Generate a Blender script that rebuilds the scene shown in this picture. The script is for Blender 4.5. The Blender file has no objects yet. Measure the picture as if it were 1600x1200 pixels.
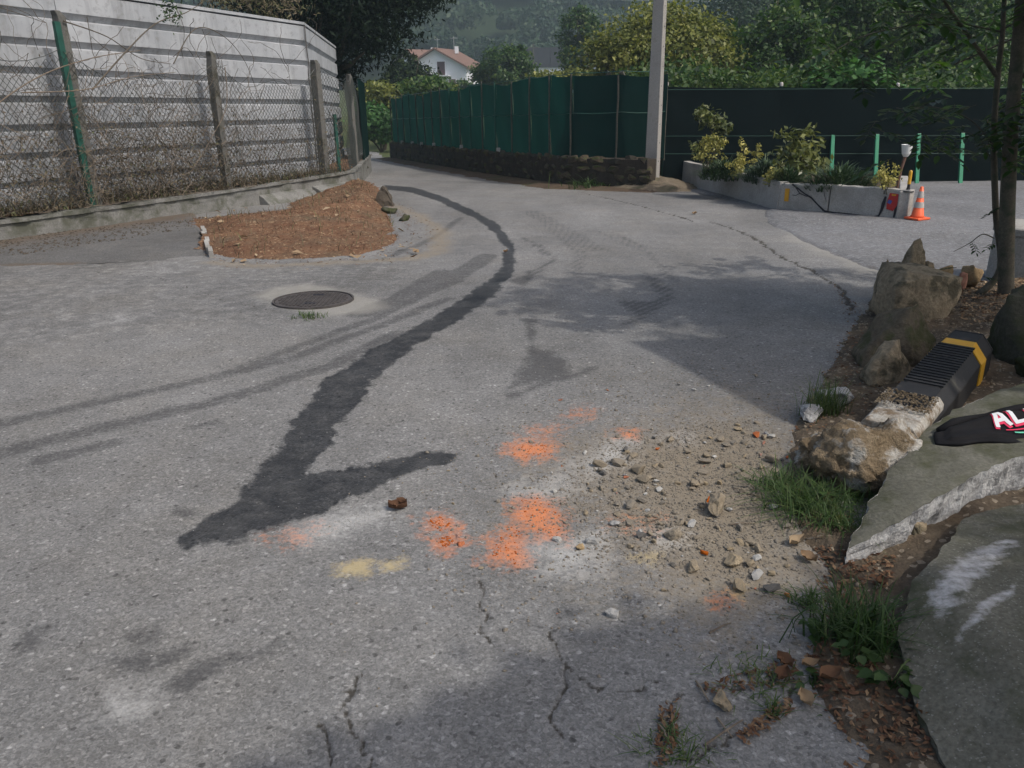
import bpy, bmesh, math, random
import numpy as np
from mathutils import Vector, Matrix, noise as mnoise

SC = bpy.context.scene
COL = SC.collection
rnd = random.Random(7)
rs = np.random.RandomState(11)

# ------------------------------------------------------------------ camera, sky, sun, exposure
CAM_H = 1.6
_dn = np.array([50, -3317, -1256.0]); _dn /= np.linalg.norm(_dn)
_up = -_dn
_fw = np.array([0, 0, -1.0]); _fw = _fw - _fw.dot(_up) * _up; _fw /= np.linalg.norm(_fw)
_rt = np.cross(_fw, _up)
RW = np.array([_rt, _fw, _up])                      # camera -> world rotation
cam = bpy.data.cameras.new('camera')
cam.sensor_fit = 'HORIZONTAL'; cam.sensor_width = 36.0
cam.lens = 36.0 * 1256.0 / 1600.0
cam.clip_start = 0.05; cam.clip_end = 3000
cam_o = bpy.data.objects.new('camera', cam); COL.objects.link(cam_o)
M4 = Matrix([[RW[i][j] for j in range(3)] + [0] for i in range(3)] + [[0, 0, 0, 1]])
cam_o.matrix_world = Matrix.Translation((0, 0, CAM_H)) @ M4
SC.camera = cam_o

SUN_EL = math.radians(50)
SUN_AZ = math.atan2(0.78, -0.50)                    # clockwise from +Y
to_sun = Vector((math.sin(SUN_AZ) * math.cos(SUN_EL), math.cos(SUN_AZ) * math.cos(SUN_EL), math.sin(SUN_EL)))
world = bpy.data.worlds.new("World"); SC.world = world; world.use_nodes = True
_nt = world.node_tree; _nt.nodes.clear()
_sky = _nt.nodes.new('ShaderNodeTexSky'); _sky.sky_type = 'NISHITA'; _sky.sun_disc = False
_sky.sun_elevation = SUN_EL; _sky.sun_rotation = SUN_AZ
_sky.air_density = 1.0; _sky.dust_density = 5.0; _sky.ozone_density = .6
_bg = _nt.nodes.new('ShaderNodeBackground'); _bg.inputs['Strength'].default_value = 0.15
_wo = _nt.nodes.new('ShaderNodeOutputWorld')
_nt.links.new(_sky.outputs[0], _bg.inputs[0]); _nt.links.new(_bg.outputs[0], _wo.inputs[0])
sun = bpy.data.lights.new('sun', 'SUN'); sun.energy = 2.75; sun.angle = math.radians(0.9); sun.color = (1.0, 0.94, 0.86)
sun_o = bpy.data.objects.new('sun', sun); COL.objects.link(sun_o)
sun_o.rotation_euler = (-to_sun).to_track_quat('-Z', 'Y').to_euler(); sun_o.location = (20, -15, 40)
SC.view_settings.view_transform = 'Standard'; SC.view_settings.look = 'None'
SC.view_settings.gamma = 1.0; SC.view_settings.use_curve_mapping = False
SC.view_settings.exposure = 0.14
SC.cycles.max_bounces = 5; SC.cycles.transparent_max_bounces = 12
SC.cycles.volume_bounces = 0; SC.cycles.use_denoising = True

# ------------------------------------------------------------------ placing helpers
def ray(px, py):
    return RW @ np.array([(px - 800) / 1256.0, (600 - py) / 1256.0, -1.0])
def gz(y):
    """height of the ground: flat by the camera, falling gently along the road, level and then rising far off"""
    y = np.asarray(y, float); s = .045
    z = np.where(y < 4, 0, np.where(y < 6, -s * (y - 4) ** 2 / 4, -s * (y - 5)))
    f40 = -s * 35
    z = np.where(y > 40, np.where(y < 56, f40 - s * ((y - 40) - (y - 40) ** 2 / 32), f40 - s * 8), z)
    return z + np.where(y > 70, (y - 70) * .018, 0)
def G(px, py, h=0.0):
    r = ray(px, py)
    ts = np.geomspace(.5, 400, 500)
    d = CAM_H + r[2] * ts - gz(r[1] * ts) - h
    k = int(np.argmax(d < 0)) if (d < 0).any() else len(ts) - 1
    lo, hi = ts[max(k - 1, 0)], ts[k]
    for _ in range(30):
        m = (lo + hi) / 2
        if CAM_H + r[2] * m - float(gz(r[1] * m)) - h < 0: hi = m
        else: lo = m
    p = r * hi
    return np.array([p[0], p[1], CAM_H + p[2]])
def at_y(px, py, y):
    r = ray(px, py); p = r * (y / r[1]); return np.array([p[0], p[1], CAM_H + p[2]])

_tab = np.random.RandomState(3).rand(256, 256)
def vnoise(x, y):
    xi = np.floor(x).astype(int); yi = np.floor(y).astype(int)
    fx = x - xi; fy = y - yi
    fx = fx * fx * (3 - 2 * fx); fy = fy * fy * (3 - 2 * fy)
    a = _tab[xi & 255, yi & 255]; b = _tab[(xi + 1) & 255, yi & 255]
    c = _tab[xi & 255, (yi + 1) & 255]; d = _tab[(xi + 1) & 255, (yi + 1) & 255]
    return (a * (1 - fx) + b * fx) * (1 - fy) + (c * (1 - fx) + d * fx) * fy
def fbm(x, y, o=4):
    v = 0; a = .5; t = 0
    for i in range(o):
        v = v + a * vnoise(x * 2 ** i + 17.3 * i, y * 2 ** i + 5.1 * i); t += a; a *= .55
    return v / t * 2 - 1
def sstep(a, b, x):
    t = np.clip((x - a) / (b - a), 0, 1); return t * t * (3 - 2 * t)
def seg_dist(X, Y, pts, ws=None):
    best = np.full(X.shape, 1e9)
    for i in range(len(pts) - 1):
        ax, ay = pts[i][:2]; bx, by = pts[i + 1][:2]
        dx, dy = bx - ax, by - ay; L = dx * dx + dy * dy + 1e-12
        t = np.clip(((X - ax) * dx + (Y - ay) * dy) / L, 0, 1)
        d = np.hypot(X - ax - t * dx, Y - ay - t * dy)
        if ws is not None: d = d - (ws[i] * (1 - t) + ws[i + 1] * t)
        best = np.minimum(best, d)
    return best
def inside(X, Y, poly):
    r = np.zeros(X.shape, bool); n = len(poly)
    for i in range(n):
        x1, y1 = poly[i][:2]; x2, y2 = poly[(i + 1) % n][:2]
        if y1 == y2: continue
        c = ((y1 > Y) != (y2 > Y)) & (X < (x2 - x1) * (Y - y1) / (y2 - y1) + x1)
        r ^= c
    return r
def sdf(X, Y, poly):
    """signed distance to a polygon, negative inside"""
    poly = [tuple(p[:2]) for p in poly]
    d = seg_dist(X, Y, poly + [poly[0]])
    return np.where(inside(X, Y, poly), -d, d)
def near(X, Y, pts, m):
    P = np.array([p[:2] for p in pts]); lo = P.min(0) - m; hi = P.max(0) + m
    return (X > lo[0]) & (X < hi[0]) & (Y > lo[1]) & (Y < hi[1])
def GP(pts, h=0): return [G(*p, h) for p in pts]

# ------------------------------------------------------------------ object helpers
def tag(o, label=None, cat=None, group=None, kind=None):
    if label: o['label'] = label
    if cat: o['category'] = cat
    if group: o['group'] = group
    if kind: o['kind'] = kind
    return o
def thing(name, label, cat, loc=(0, 0, 0), group=None):
    o = bpy.data.objects.new(name, None); COL.objects.link(o); o.location = tuple(float(v) for v in loc)
    o.empty_display_size = .1
    return tag(o, label, cat, group)
def base_of(p):
    v = Vector((0, 0, 0))
    while p is not None: v = v + p.location; p = p.parent
    return v
def link(me, name, parent=None, loc=(0, 0, 0)):
    o = bpy.data.objects.new(name, me); COL.objects.link(o)
    if parent is not None: o.parent = parent
    o.location = tuple(float(v) for v in loc)
    return o
def raw_mesh(name, V, F, mat, smooth=False, tint=None, attrs=None):
    """V (n,3); F an (m,k) array or a list of face tuples"""
    me = bpy.data.meshes.new(name)
    V = np.asarray(V, np.float32)
    if isinstance(F, np.ndarray):
        m, k = F.shape
        me.vertices.add(len(V)); me.vertices.foreach_set('co', V.ravel())
        me.loops.add(m * k); me.loops.foreach_set('vertex_index', F.astype(np.int32).ravel())
        me.polygons.add(m)
        me.polygons.foreach_set('loop_start', np.arange(0, m * k, k, dtype=np.int32))
        me.polygons.foreach_set('loop_total', np.full(m, k, np.int32))
        me.update(calc_edges=True)
    else:
        me.from_pydata([tuple(map(float, v)) for v in V], [], [tuple(f) for f in F]); me.update()
    if smooth: me.polygons.foreach_set('use_smooth', np.ones(len(me.polygons), bool))
    if tint is not None:
        a = me.attributes.new('tint', 'FLOAT', 'FACE'); a.data.foreach_set('value', np.asarray(tint, np.float32))
    if attrs:
        for k_, v in attrs.items():
            a = me.attributes.new(k_, 'FLOAT', 'POINT'); a.data.foreach_set('value', np.asarray(v, np.float32))
    if mat is not None: me.materials.append(mat)
    return me
def mk(name, V, F, mat, parent=None, origin=(0, 0, 0), **kw):
    """vertices in world coordinates; the object sits at its parent's place, or at origin"""
    b = base_of(parent) if parent is not None else Vector(tuple(float(v) for v in origin))
    me = raw_mesh(name, np.asarray(V, float) - np.array(b), F, mat, **kw)
    return link(me, name, parent, (0, 0, 0) if parent is not None else b)

class MB:
    def __init__(s): s.V = []; s.F = []
    def add(s, V, F):
        n = len(s.V); s.V += [tuple(v) for v in V]; s.F += [tuple(i + n for i in f) for f in F]; return s
    def box(s, c, size, ax=None, ay=None, az=None):
        ax = np.array(ax if ax is not None else (1, 0, 0), float); ay = np.array(ay if ay is not None else (0, 1, 0), float)
        az = np.array(az if az is not None else (0, 0, 1), float); c = np.array(c, float)
        V = [c + ax * size[0] / 2 * i + ay * size[1] / 2 * j + az * size[2] / 2 * k for i in (-1, 1) for j in (-1, 1) for k in (-1, 1)]
        return s.add(V, [(0, 1, 3, 2), (4, 6, 7, 5), (0, 4, 5, 1), (2, 3, 7, 6), (0, 2, 6, 4), (1, 5, 7, 3)])
    def tube(s, pts, r, n=6, cap=True):
        pts = [np.array(p, float) for p in pts]
        rr = r if hasattr(r, '__len__') else [r] * len(pts)
        V = []; prev = None
        for i, p in enumerate(pts):
            d = pts[min(i + 1, len(pts) - 1)] - pts[max(i - 1, 0)]; d = d / (np.linalg.norm(d) + 1e-9)
            if prev is None:
                a = np.cross(d, (0, 0, 1) if abs(d[2]) < .9 else (1, 0, 0))
            else: a = prev - d * prev.dot(d)
            a = a / (np.linalg.norm(a) + 1e-9); prev = a; b = np.cross(d, a)
            V += [p + rr[i] * (a * math.cos(2 * math.pi * k / n) + b * math.sin(2 * math.pi * k / n)) for k in range(n)]
        F = [(i * n + k, i * n + (k + 1) % n, (i + 1) * n + (k + 1) % n, (i + 1) * n + k) for i in range(len(pts) - 1) for k in range(n)]
        if cap: F += [tuple(range(n))[::-1], tuple((len(pts) - 1) * n + k for k in range(n))]
        return s.add(V, F)
    def lathe(s, c, prof, n=24, cap=True):
        V = [(c[0] + r * math.cos(2 * math.pi * k / n), c[1] + r * math.sin(2 * math.pi * k / n), c[2] + z) for r, z in prof for k in range(n)]
        F = [(i * n + k, i * n + (k + 1) % n, (i + 1) * n + (k + 1) % n, (i + 1) * n + k) for i in range(len(prof) - 1) for k in range(n)]
        if cap: F += [tuple(range(n))[::-1], tuple((len(prof) - 1) * n + k for k in range(n))]
        return s.add(V, F)
    def sweep(s, prof, A, B, up=(0, 0, 1), out=None):
        """profile (o, z) polygon swept from A to B; o along out"""
        A = np.array(A, float); B = np.array(B, float); up = np.array(up, float); out = np.array(out, float); n = len(prof)
        V = [A + out * o + up * z for o, z in prof] + [B + out * o + up * z for o, z in prof]
        F = [(k, (k + 1) % n, n + (k + 1) % n, n + k) for k in range(n)] + [tuple(range(n))[::-1], tuple(range(n, 2 * n))]
        return s.add(V, F)
    def build(s, name, mat, parent=None, origin=(0, 0, 0), **kw): return mk(name, s.V, s.F, mat, parent, origin, **kw)

def bevel(o, w=.01, seg=2):
    bm = bmesh.new(); bm.from_mesh(o.data)
    bmesh.ops.recalc_face_normals(bm, faces=bm.faces)
    bmesh.ops.bevel(bm, geom=[e for e in bm.edges if len(e.link_faces) == 2 and e.calc_face_angle(0) > .4], offset=w, segments=seg, affect='EDGES', profile=.6)
    bm.to_mesh(o.data); bm.free(); return o

# ------------------------------------------------------------------ materials
class NT:
    def __init__(s, name):
        s.m = bpy.data.materials.new(name); s.m.use_nodes = True; s.t = s.m.node_tree; s.t.nodes.clear()
        s.out = s.n('ShaderNodeOutputMaterial'); s.tc = s.n('ShaderNodeTexCoord')
    def n(s, typ, **kw):
        x = s.t.nodes.new(typ)
        for k, v in kw.items(): setattr(x, k, v)
        return x
    def L(s, a, b): s.t.links.new(a, b)
    def inp(s, sock, v):
        if isinstance(v, bpy.types.NodeSocket): s.L(v, sock)
        elif isinstance(v, (tuple, list)) and sock.type == 'RGBA' and len(v) == 3: sock.default_value = (*v, 1)
        else: sock.default_value = v
    def math(s, op, a, b=0.0, c=None, clamp=False):
        x = s.n('ShaderNodeMath', operation=op, use_clamp=clamp); s.inp(x.inputs[0], a); s.inp(x.inputs[1], b)
        if c is not None: s.inp(x.inputs[2], c)
        return x.outputs[0]
    def mix(s, f, a, b, mode='MIX'):
        x = s.n('ShaderNodeMix', data_type='RGBA', blend_type=mode); s.inp(x.inputs[0], f); s.inp(x.inputs[6], a); s.inp(x.inputs[7], b)
        return x.outputs[2]
    def ramp(s, f, stops, const=False):
        x = s.n('ShaderNodeValToRGB'); r = x.color_ramp
        if const: r.interpolation = 'CONSTANT'
        while len(r.elements) < len(stops): r.elements.new(.5)
        for e, (p, c) in zip(r.elements, stops):
            e.position = p; e.color = (c, c, c, 1) if not hasattr(c, '__len__') else (*c, 1)
        s.inp(x.inputs[0], f); return x.outputs[0]
    def noise(s, scale, detail=4, rough=.55, vec=None, dist=0.0):
        x = s.n('ShaderNodeTexNoise'); x.inputs['Scale'].default_value = scale; x.inputs['Detail'].default_value = detail
        x.inputs['Roughness'].default_value = rough; x.inputs['Distortion'].default_value = dist
        s.L(vec if vec is not None else s.tc.outputs['Object'], x.inputs['Vector']); return x.outputs['Fac']
    def vor(s, scale, vec=None, feature='F1', rnd_=1.0):
        x = s.n('ShaderNodeTexVoronoi', feature=feature); x.inputs['Scale'].default_value = scale; x.inputs['Randomness'].default_value = rnd_
        s.L(vec if vec is not None else s.tc.outputs['Object'], x.inputs['Vector']); return x
    def mapping(s, scale=(1, 1, 1), rot=(0, 0, 0), src='Object'):
        x = s.n('ShaderNodeMapping'); x.inputs['Scale'].default_value = scale; x.inputs['Rotation'].default_value = rot
        s.L(s.tc.outputs[src], x.inputs['Vector']); return x.outputs[0]
    def attr(s, name): return s.n('ShaderNodeAttribute', attribute_name=name).outputs['Fac']
    def bump(s, h, strength=.4, dist=.01, nrm=None):
        x = s.n('ShaderNodeBump'); x.inputs['Strength'].default_value = strength; x.inputs['Distance'].default_value = dist
        s.L(h, x.inputs['Height'])
        if nrm is not None: s.L(nrm, x.inputs['Normal'])
        return x.outputs[0]
    def bsdf(s, col, rough=.8, bump=None, spec=.3, **kw):
        x = s.n('ShaderNodeBsdfPrincipled'); s.inp(x.inputs['Base Color'], col); s.inp(x.inputs['Roughness'], rough)
        x.inputs['Specular IOR Level'].default_value = spec
        for k, v in kw.items(): s.inp(x.inputs[k], v)
        if bump is not None: s.L(bump, x.inputs['Normal'])
        return x.outputs[0]
    def done(s, sh): s.L(sh, s.out.inputs['Surface']); return s.m

def sep_z(t, out=2):
    x = t.n('ShaderNodeSeparateXYZ'); t.L(t.tc.outputs['Object'], x.inputs[0]); return x.outputs[out]

def mat_rough(name, c1, c2, scale=6, rough=.9, bscale=60, bstr=.4, bdist=.008, c3=None, s3=2.0, t3=(.5, .65), fleck=None, obj_rand=0.0):
    """two-tone mottled mineral surface; c3 adds patches (moss, stain), fleck adds fine grains"""
    t = NT(name); a = t.noise(scale, 6, .6); col = t.mix(t.ramp(a, [(.3, 0), (.7, 1)]), c1, c2)
    f = t.noise(bscale, 5, .65)
    col = t.mix(t.ramp(f, [(.35, .55), (.65, 0)]), col, (c1[0] * .5, c1[1] * .5, c1[2] * .5))
    if c3 is not None:
        col = t.mix(t.ramp(t.noise(s3, 6, .65), [(t3[0], 0), (t3[1], 1)]), col, c3)
    if fleck is not None:
        v = t.vor(fleck[0]); r = t.n('ShaderNodeSeparateColor'); t.L(v.outputs['Color'], r.inputs[0])
        col = t.mix(t.ramp(r.outputs[0], [(fleck[2] - .01, 0), (fleck[2], .8)]), col, fleck[1])
    if obj_rand:
        oi = t.n('ShaderNodeObjectInfo'); k = t.math('MULTIPLY_ADD', oi.outputs['Random'], obj_rand, 1 - obj_rand / 2)
        h = t.n('ShaderNodeHueSaturation'); t.L(k, h.inputs['Value']); t.L(col, h.inputs['Color'])
        k2 = t.math('MULTIPLY_ADD', oi.outputs['Random'], .8, .6); t.L(k2, h.inputs['Saturation']); col = h.outputs[0]
    hh = t.math('ADD', f, t.math('MULTIPLY', a, .8))
    return t.done(t.bsdf(col, rough, t.bump(hh, bstr, bdist), .25))

def mat_leaf(name, stops, trans=.35, rough=.5, spec=.35):
    t = NT(name); col = t.ramp(t.attr('tint'), stops)
    p = t.bsdf(col, rough, None, spec)
    tr = t.n('ShaderNodeBsdfTranslucent'); h = t.n('ShaderNodeHueSaturation'); h.inputs['Value'].default_value = 1.3
    h.inputs['Saturation'].default_value = 1.15; t.L(col, h.inputs['Color']); t.L(h.outputs[0], tr.inputs[0])
    m = t.n('ShaderNodeMixShader'); m.inputs[0].default_value = trans; t.L(p, m.inputs[1]); t.L(tr.outputs[0], m.inputs[2])
    return t.done(m.outputs[0])

def mat_plain(name, col, rough=.5, spec=.4, nscale=8, var=.25, bstr=.1, **kw):
    t = NT(name); a = t.noise(nscale, 5, .6)
    c = t.mix(t.ramp(a, [(.3, 0), (.75, 1)]), col, tuple(v * (1 - var) for v in col))
    return t.done(t.bsdf(c, rough, t.bump(t.noise(nscale * 12, 3), bstr, .003), spec, **kw))

def asphalt(name, base, old=False):
    t = NT(name)
    oc = t.tc.outputs['Object']
    nz = t.n('ShaderNodeTexNoise'); nz.inputs['Scale'].default_value = 30; nz.inputs['Detail'].default_value = 2; t.L(oc, nz.inputs['Vector'])
    va = t.n('ShaderNodeVectorMath', operation='SCALE'); t.L(nz.outputs['Color'], va.inputs[0]); va.inputs['Scale'].default_value = .02
    vb = t.n('ShaderNodeVectorMath', operation='ADD'); t.L(oc, vb.inputs[0]); t.L(va.outputs[0], vb.inputs[1]); vec = vb.outputs[0]
    def cell(scale):
        v = t.vor(scale, vec); sc_ = t.n('ShaderNodeSeparateColor'); t.L(v.outputs['Color'], sc_.inputs[0])
        return v.outputs['Distance'], sc_.outputs[0], sc_.outputs[1]
    d1, r1, g1 = cell(110); d2, r2, g2 = cell(46); d3, r3, g3 = cell(220)
    tone = t.ramp(r1, [(0, .72), (.3, .90), (.7, 1.03), (.9, 1.15), (1, 1.4)])
    tone2 = t.ramp(r2, [(0, .46), (.07, .6), (.10, .9), (.7, 1.0), (.84, 1.12), (.92, 1.32), (1, 1.7)])
    tone3 = t.ramp(r3, [(0, .8), (.5, 1.0), (1, 1.22)])
    inst = t.ramp(d2, [(.30, 1), (.46, 0)])                 # only the core of a large cell is the stone
    tone2 = t.mix(inst, (1, 1, 1), tone2)
    big = t.mix(1.0, t.ramp(t.noise(.45, 5, .65), [(.3, .78), (.68, 1.13)]), t.ramp(t.noise(1.1, 4, .6, t.mapping((1.0, .28, 1), (0, 0, .5))), [(.3, .84), (.7, 1.1)]), 'MULTIPLY')
    mid = t.ramp(t.noise(5, 6, .65), [(.3, .88), (.7, 1.1)])
    k = t.mix(1.0, t.mix(1.0, tone, tone2, 'MULTIPLY'), t.mix(1.0, big, mid, 'MULTIPLY'), 'MULTIPLY')
    k = t.mix(1.0, k, tone3, 'MULTIPLY')
    col = t.mix(1.0, k, base, 'MULTIPLY')
    col = t.mix(t.math('MULTIPLY', t.ramp(t.noise(1.3, 6, .7), [(.45, 0), (.75, 1)]), .35), col, t.mix(1.0, k, (base[0] * 1.08, base[1] * 1.0, base[2] * .86), 'MULTIPLY'))
    rough = .82
    fine = t.math('SUBTRACT', t.noise(55, 5, .7), .5); fine2 = t.math('SUBTRACT', t.noise(14, 5, .65), .5)
    def thr(name, soft, nf=.8, nf2=.4):
        v = t.math('ADD', t.attr(name), t.math('ADD', t.math('MULTIPLY', fine, nf), t.math('MULTIPLY', fine2, nf2)))
        return t.math('MULTIPLY', t.ramp(v, [(.5 - soft, 0), (.5 + soft, 1)]), t.ramp(t.attr(name), [(.01, 0), (.14, 1)]))
    if not old:
        aged = thr('aged', .3, .8, 1.0)
        col = t.mix(aged, col, t.mix(1.0, col, t.ramp(t.noise(9, 6, .75), [(.38, .74), (.5, .86), (.62, 1.22)]), 'MULTIPLY'))
        # stains that lie on the road: tyre smears, earth, concrete powder, brick powder, ochre powder, water, open cracks
        col = t.mix(t.math('MULTIPLY', thr('skid', .25, 1.3, .8), .62), col, (.035, .035, .038))
        dust = thr('dust', .3, 1.0, 1.0)
        col = t.mix(t.math('MULTIPLY', dust, .8), col, t.mix(tone3, (.13, .105, .075), (.23, .19, .135)))
        col = t.mix(t.math('MULTIPLY', thr('white', .40, 1.2, 1.2), .74), col, (.43, .43, .42))
        col = t.mix(t.math('MULTIPLY', thr('brick', .34, 1.3, 1.2), .85), col, t.mix(tone3, (.44, .13, .05), (.60, .21, .085)))
        col = t.mix(t.math('MULTIPLY', thr('ochre', .3, 1.5, .9), .6), col, (.50, .40, .20))
        wet = t.math('MULTIPLY', thr('wet', .15, .7, .6), t.ramp(t.noise(9, 5, .7), [(.3, .72), (.6, .97)]))
        col = t.mix(wet, col, t.mix(1.0, k, (.029, .030, .032), 'MULTIPLY'))
        rough = t.math('MULTIPLY_ADD', wet, -.28, .84)
        col = t.mix(t.math('MULTIPLY', thr('cement', .3, .5, .5), .55), col, t.mix(tone3, (.23, .22, .195), (.31, .30, .27)))
        cr = thr('crack', .16, .9, .5)
        col = t.mix(t.math('MULTIPLY', cr, .85), col, (.03, .025, .018))
    else:
        if old == 'yard': col = t.mix(t.ramp(t.noise(18, 5, .75), [(.50, 0), (.66, .6)]), col, (.31, .32, .34))
        dust = thr('dust', .3, 1.0, 1.0)
        col = t.mix(t.math('MULTIPLY', dust, .85), col, t.mix(tone3, (.05, .035, .024), (.12, .085, .055)))
    h = t.math('ADD', t.math('MULTIPLY', d1, -.8), t.math('ADD', t.math('MULTIPLY', d2, -.5), t.math('MULTIPLY', t.noise(160, 3), .6)))
    return t.done(t.bsdf(col, rough, t.bump(h, .4, .005), .25))

# ------------------------------------------------------------------ leaves and trees
def leaf_quads(C, size, up_bias=.4, aspect=.55, rng=rs, out=None, out_bias=0.0, droop=0.0):
    """pointed four-cornered leaves at the points C, randomly turned; returns V, F"""
    n = len(C)
    nrm = rng.normal(size=(n, 3)); nrm[:, 2] += up_bias * 2
    if out is not None: nrm += out * out_bias
    nrm /= np.linalg.norm(nrm, axis=1, keepdims=True)
    a = rng.normal(size=(n, 3)); a[:, 2] -= droop; a -= nrm * (a * nrm).sum(1, keepdims=True); a /= np.linalg.norm(a, axis=1, keepdims=True)
    b = np.cross(nrm, a)
    L = (size * rng.uniform(.6, 1.35, n))[:, None]; W = L * aspect
    bend = nrm * L * rng.uniform(-.12, .2, (n, 1))
    V = np.stack([C - a * L * .5, C + b * W * .5 - a * L * .05 + bend, C + a * L * .5, C - b * W * .5 - a * L * .05 + bend], 1).reshape(-1, 3)
    return V, np.arange(n * 4).reshape(n, 4)
def crown_points(blobs, n, rng=rs, shell=.55, clump=None, cs=.25):
    """points in a union of ellipsoids (centre, radii), thicker towards their skins, gathered in clumps"""
    vol = np.array([r[0] * r[1] * r[2] for c, r in blobs]) ** .75; vol /= vol.sum()
    clump = clump or max(12, n // 60); P = []; O = []
    idx = rng.choice(len(blobs), clump, p=vol)
    d = rng.normal(size=(clump, 3)); d /= np.linalg.norm(d, axis=1, keepdims=True)
    rad = shell + (1 - shell) * rng.rand(clump) ** .7
    cc = np.array([blobs[i][0] for i in idx]); rr = np.array([blobs[i][1] for i in idx])
    cen = cc + d * rr * rad[:, None]
    w = rng.rand(clump) + .3; k = rng.choice(clump, n, p=w / w.sum())
    sz = rr[k].mean(1) * cs
    P = cen[k] + rng.normal(size=(n, 3)) * sz[:, None] * np.array([1, 1, .75])
    return P, d[k], rng.rand(clump)[k]
def crown_mesh(blobs, n, size, mat, name='crown', parent=None, tint_c=.5, tint_v=.3, shell=.55, clump=None, cs=.25, aspect=.6, up=.4, droop=0., origin=(0, 0, 0), kind=None):
    P, O, tc = crown_points(blobs, n, rs, shell, clump, cs)
    V, F = leaf_quads(P, size, up, aspect, rs, O, .8, droop)
    tint = np.clip(tint_c + (tc - .5) * tint_v + rs.normal(size=n) * tint_v * .4, 0, 1)
    o = mk(name, V, F, mat, parent, origin, tint=tint)
    if kind: o['kind'] = kind
    return o
def trunk_mesh(base, top, r, blobs, mat, parent, limbs=7, name='trunk', lean=.05):
    m = MB(); base = np.array(base, float); top = np.array(top, float)
    n = 7; pts = [base + (top - base) * i / (n - 1) + np.array([rnd.uniform(-1, 1), rnd.uniform(-1, 1), 0]) * lean * (0 if i == 0 else 1) for i in range(n)]
    m.tube(pts, [r * 1.35] + [r * (1 - .75 * i / (n - 1)) for i in range(1, n)], 8)
    for i in range(limbs):
        c, rr = blobs[i % len(blobs)]
        e = np.array(c) + rs.normal(size=3) * np.array(rr) * .45
        s0 = pts[rnd.randint(2, n - 2)]; mid = (s0 + e) / 2 + np.array([0, 0, -.06 * np.linalg.norm(e - s0)])
        m.tube([s0, mid, e], [r * .42, r * .28, r * .08], 5)
    return m.build(name, mat, parent, smooth=True)
def tree(name, label, cat, base, blobs, n, size, lm, bark, r=.14, group=None, **kw):
    t = thing(name, label, cat, base, group)
    cz = max(c[2] for c, _ in blobs); cx = np.mean([c[0] for c, _ in blobs]); cy = np.mean([c[1] for c, _ in blobs])
    trunk_mesh(base, (cx, cy, cz), r, blobs, bark, t, limbs=min(10, 3 * len(blobs)))
    crown_mesh(blobs, n, size, lm, parent=t, **kw)
    return t

# ------------------------------------------------------------------ stones
def hull_mesh(name, pts, mat, sub=0, disp=.0, seed=0, fine=0.0, bev=0.0, soft=.22, flat=False):
    bm = bmesh.new()
    for p in pts: bm.verts.new(tuple(map(float, p)))
    bmesh.ops.convex_hull(bm, input=bm.verts)
    bmesh.ops.delete(bm, geom=[v for v in bm.verts if not v.link_faces], context='VERTS')
    if bev: bmesh.ops.bevel(bm, geom=[e for e in bm.edges if e.calc_face_angle(0) > .25], offset=bev, segments=2, affect='EDGES', profile=.5)
    bmesh.ops.triangulate(bm, faces=bm.faces)
    for _ in range(sub):
        bmesh.ops.subdivide_edges(bm, edges=bm.edges, cuts=1, use_grid_fill=True)
        bmesh.ops.triangulate(bm, faces=bm.faces)
    if sub:
        bmesh.ops.smooth_vert(bm, verts=bm.verts, factor=soft, use_axis_x=True, use_axis_y=True, use_axis_z=True)
        size = max(v.co.length for v in bm.verts)
        bm.normal_update()
        for v in bm.verts:
            q = v.co / size * 2.2 + Vector((seed * 3.1, seed * 1.7, seed))
            d = mnoise.fractal(q, 1.0, 2.0, 4) * disp + mnoise.fractal(q * 6, 1.0, 2.0, 3) * fine
            v.co += v.normal * d
    me = bpy.data.meshes.new(name); bm.to_mesh(me); bm.free(); me.materials.append(mat)
    if sub and not flat: me.polygons.foreach_set('use_smooth', np.ones(len(me.polygons), bool))
    return me
def rock_pts(sx, sy, sz, seed, n=18, flat=.0):
    r = np.random.RandomState(seed); d = r.normal(size=(n, 3)); d /= np.linalg.norm(d, axis=1, keepdims=True)
    d = np.sign(d) * np.abs(d) ** .75
    p = d * np.array([sx, sy, sz]) / 2 * r.uniform(.8, 1.05, (n, 1)); p[:, 2] = np.maximum(p[:, 2], -sz * .42)
    return p
def rock(name, label, cat, loc, pts, mat, group=None, sub=2, disp=.02, fine=.006, seed=1, rot=0, bev=0.0, soft=.22, flat=False):
    me = hull_mesh(name, pts, mat, sub, disp, seed, fine, bev, soft, flat)
    o = link(me, name, None, loc); o.rotation_euler = (0, 0, rot); return tag(o, label, cat, group)

# ------------------------------------------------------------------ the materials of the place
M = {}
M['asphalt'] = asphalt('asphalt', (.182, .181, .179))
M['asphalt_old'] = asphalt('old_asphalt', (.15, .152, .158), old='yard')
M['asphalt_apron'] = asphalt('apron_asphalt', (.118, .117, .116), old='apron')
M['earth'] = mat_rough('earth', (.075, .052, .035), (.13, .095, .065), 3, .95, 40, .8, .02, c3=(.05, .06, .025), s3=1.1, t3=(.55, .7))
M['forest_floor'] = mat_rough('forest_floor', (.016, .030, .012), (.03, .05, .02), .4, .95, 5, .8, .05)
M['hump_earth'] = mat_rough('dry_earth', (.13, .105, .075), (.20, .165, .12), 3, .95, 40, .8, .02, c3=(.07, .07, .04), s3=2.5, t3=(.5, .65))
M['grass_field'] = mat_rough('grass_field', (.05, .075, .022), (.10, .105, .045), .6, .95, 9, .8, .05)
M['verge'] = mat_rough('verge_earth', (.078, .060, .044), (.15, .12, .085), 4, .95, 50, .9, .015, c3=(.17, .12, .075), s3=2.4, t3=(.5, .68), fleck=(60, (.26, .22, .17), .93))
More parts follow.
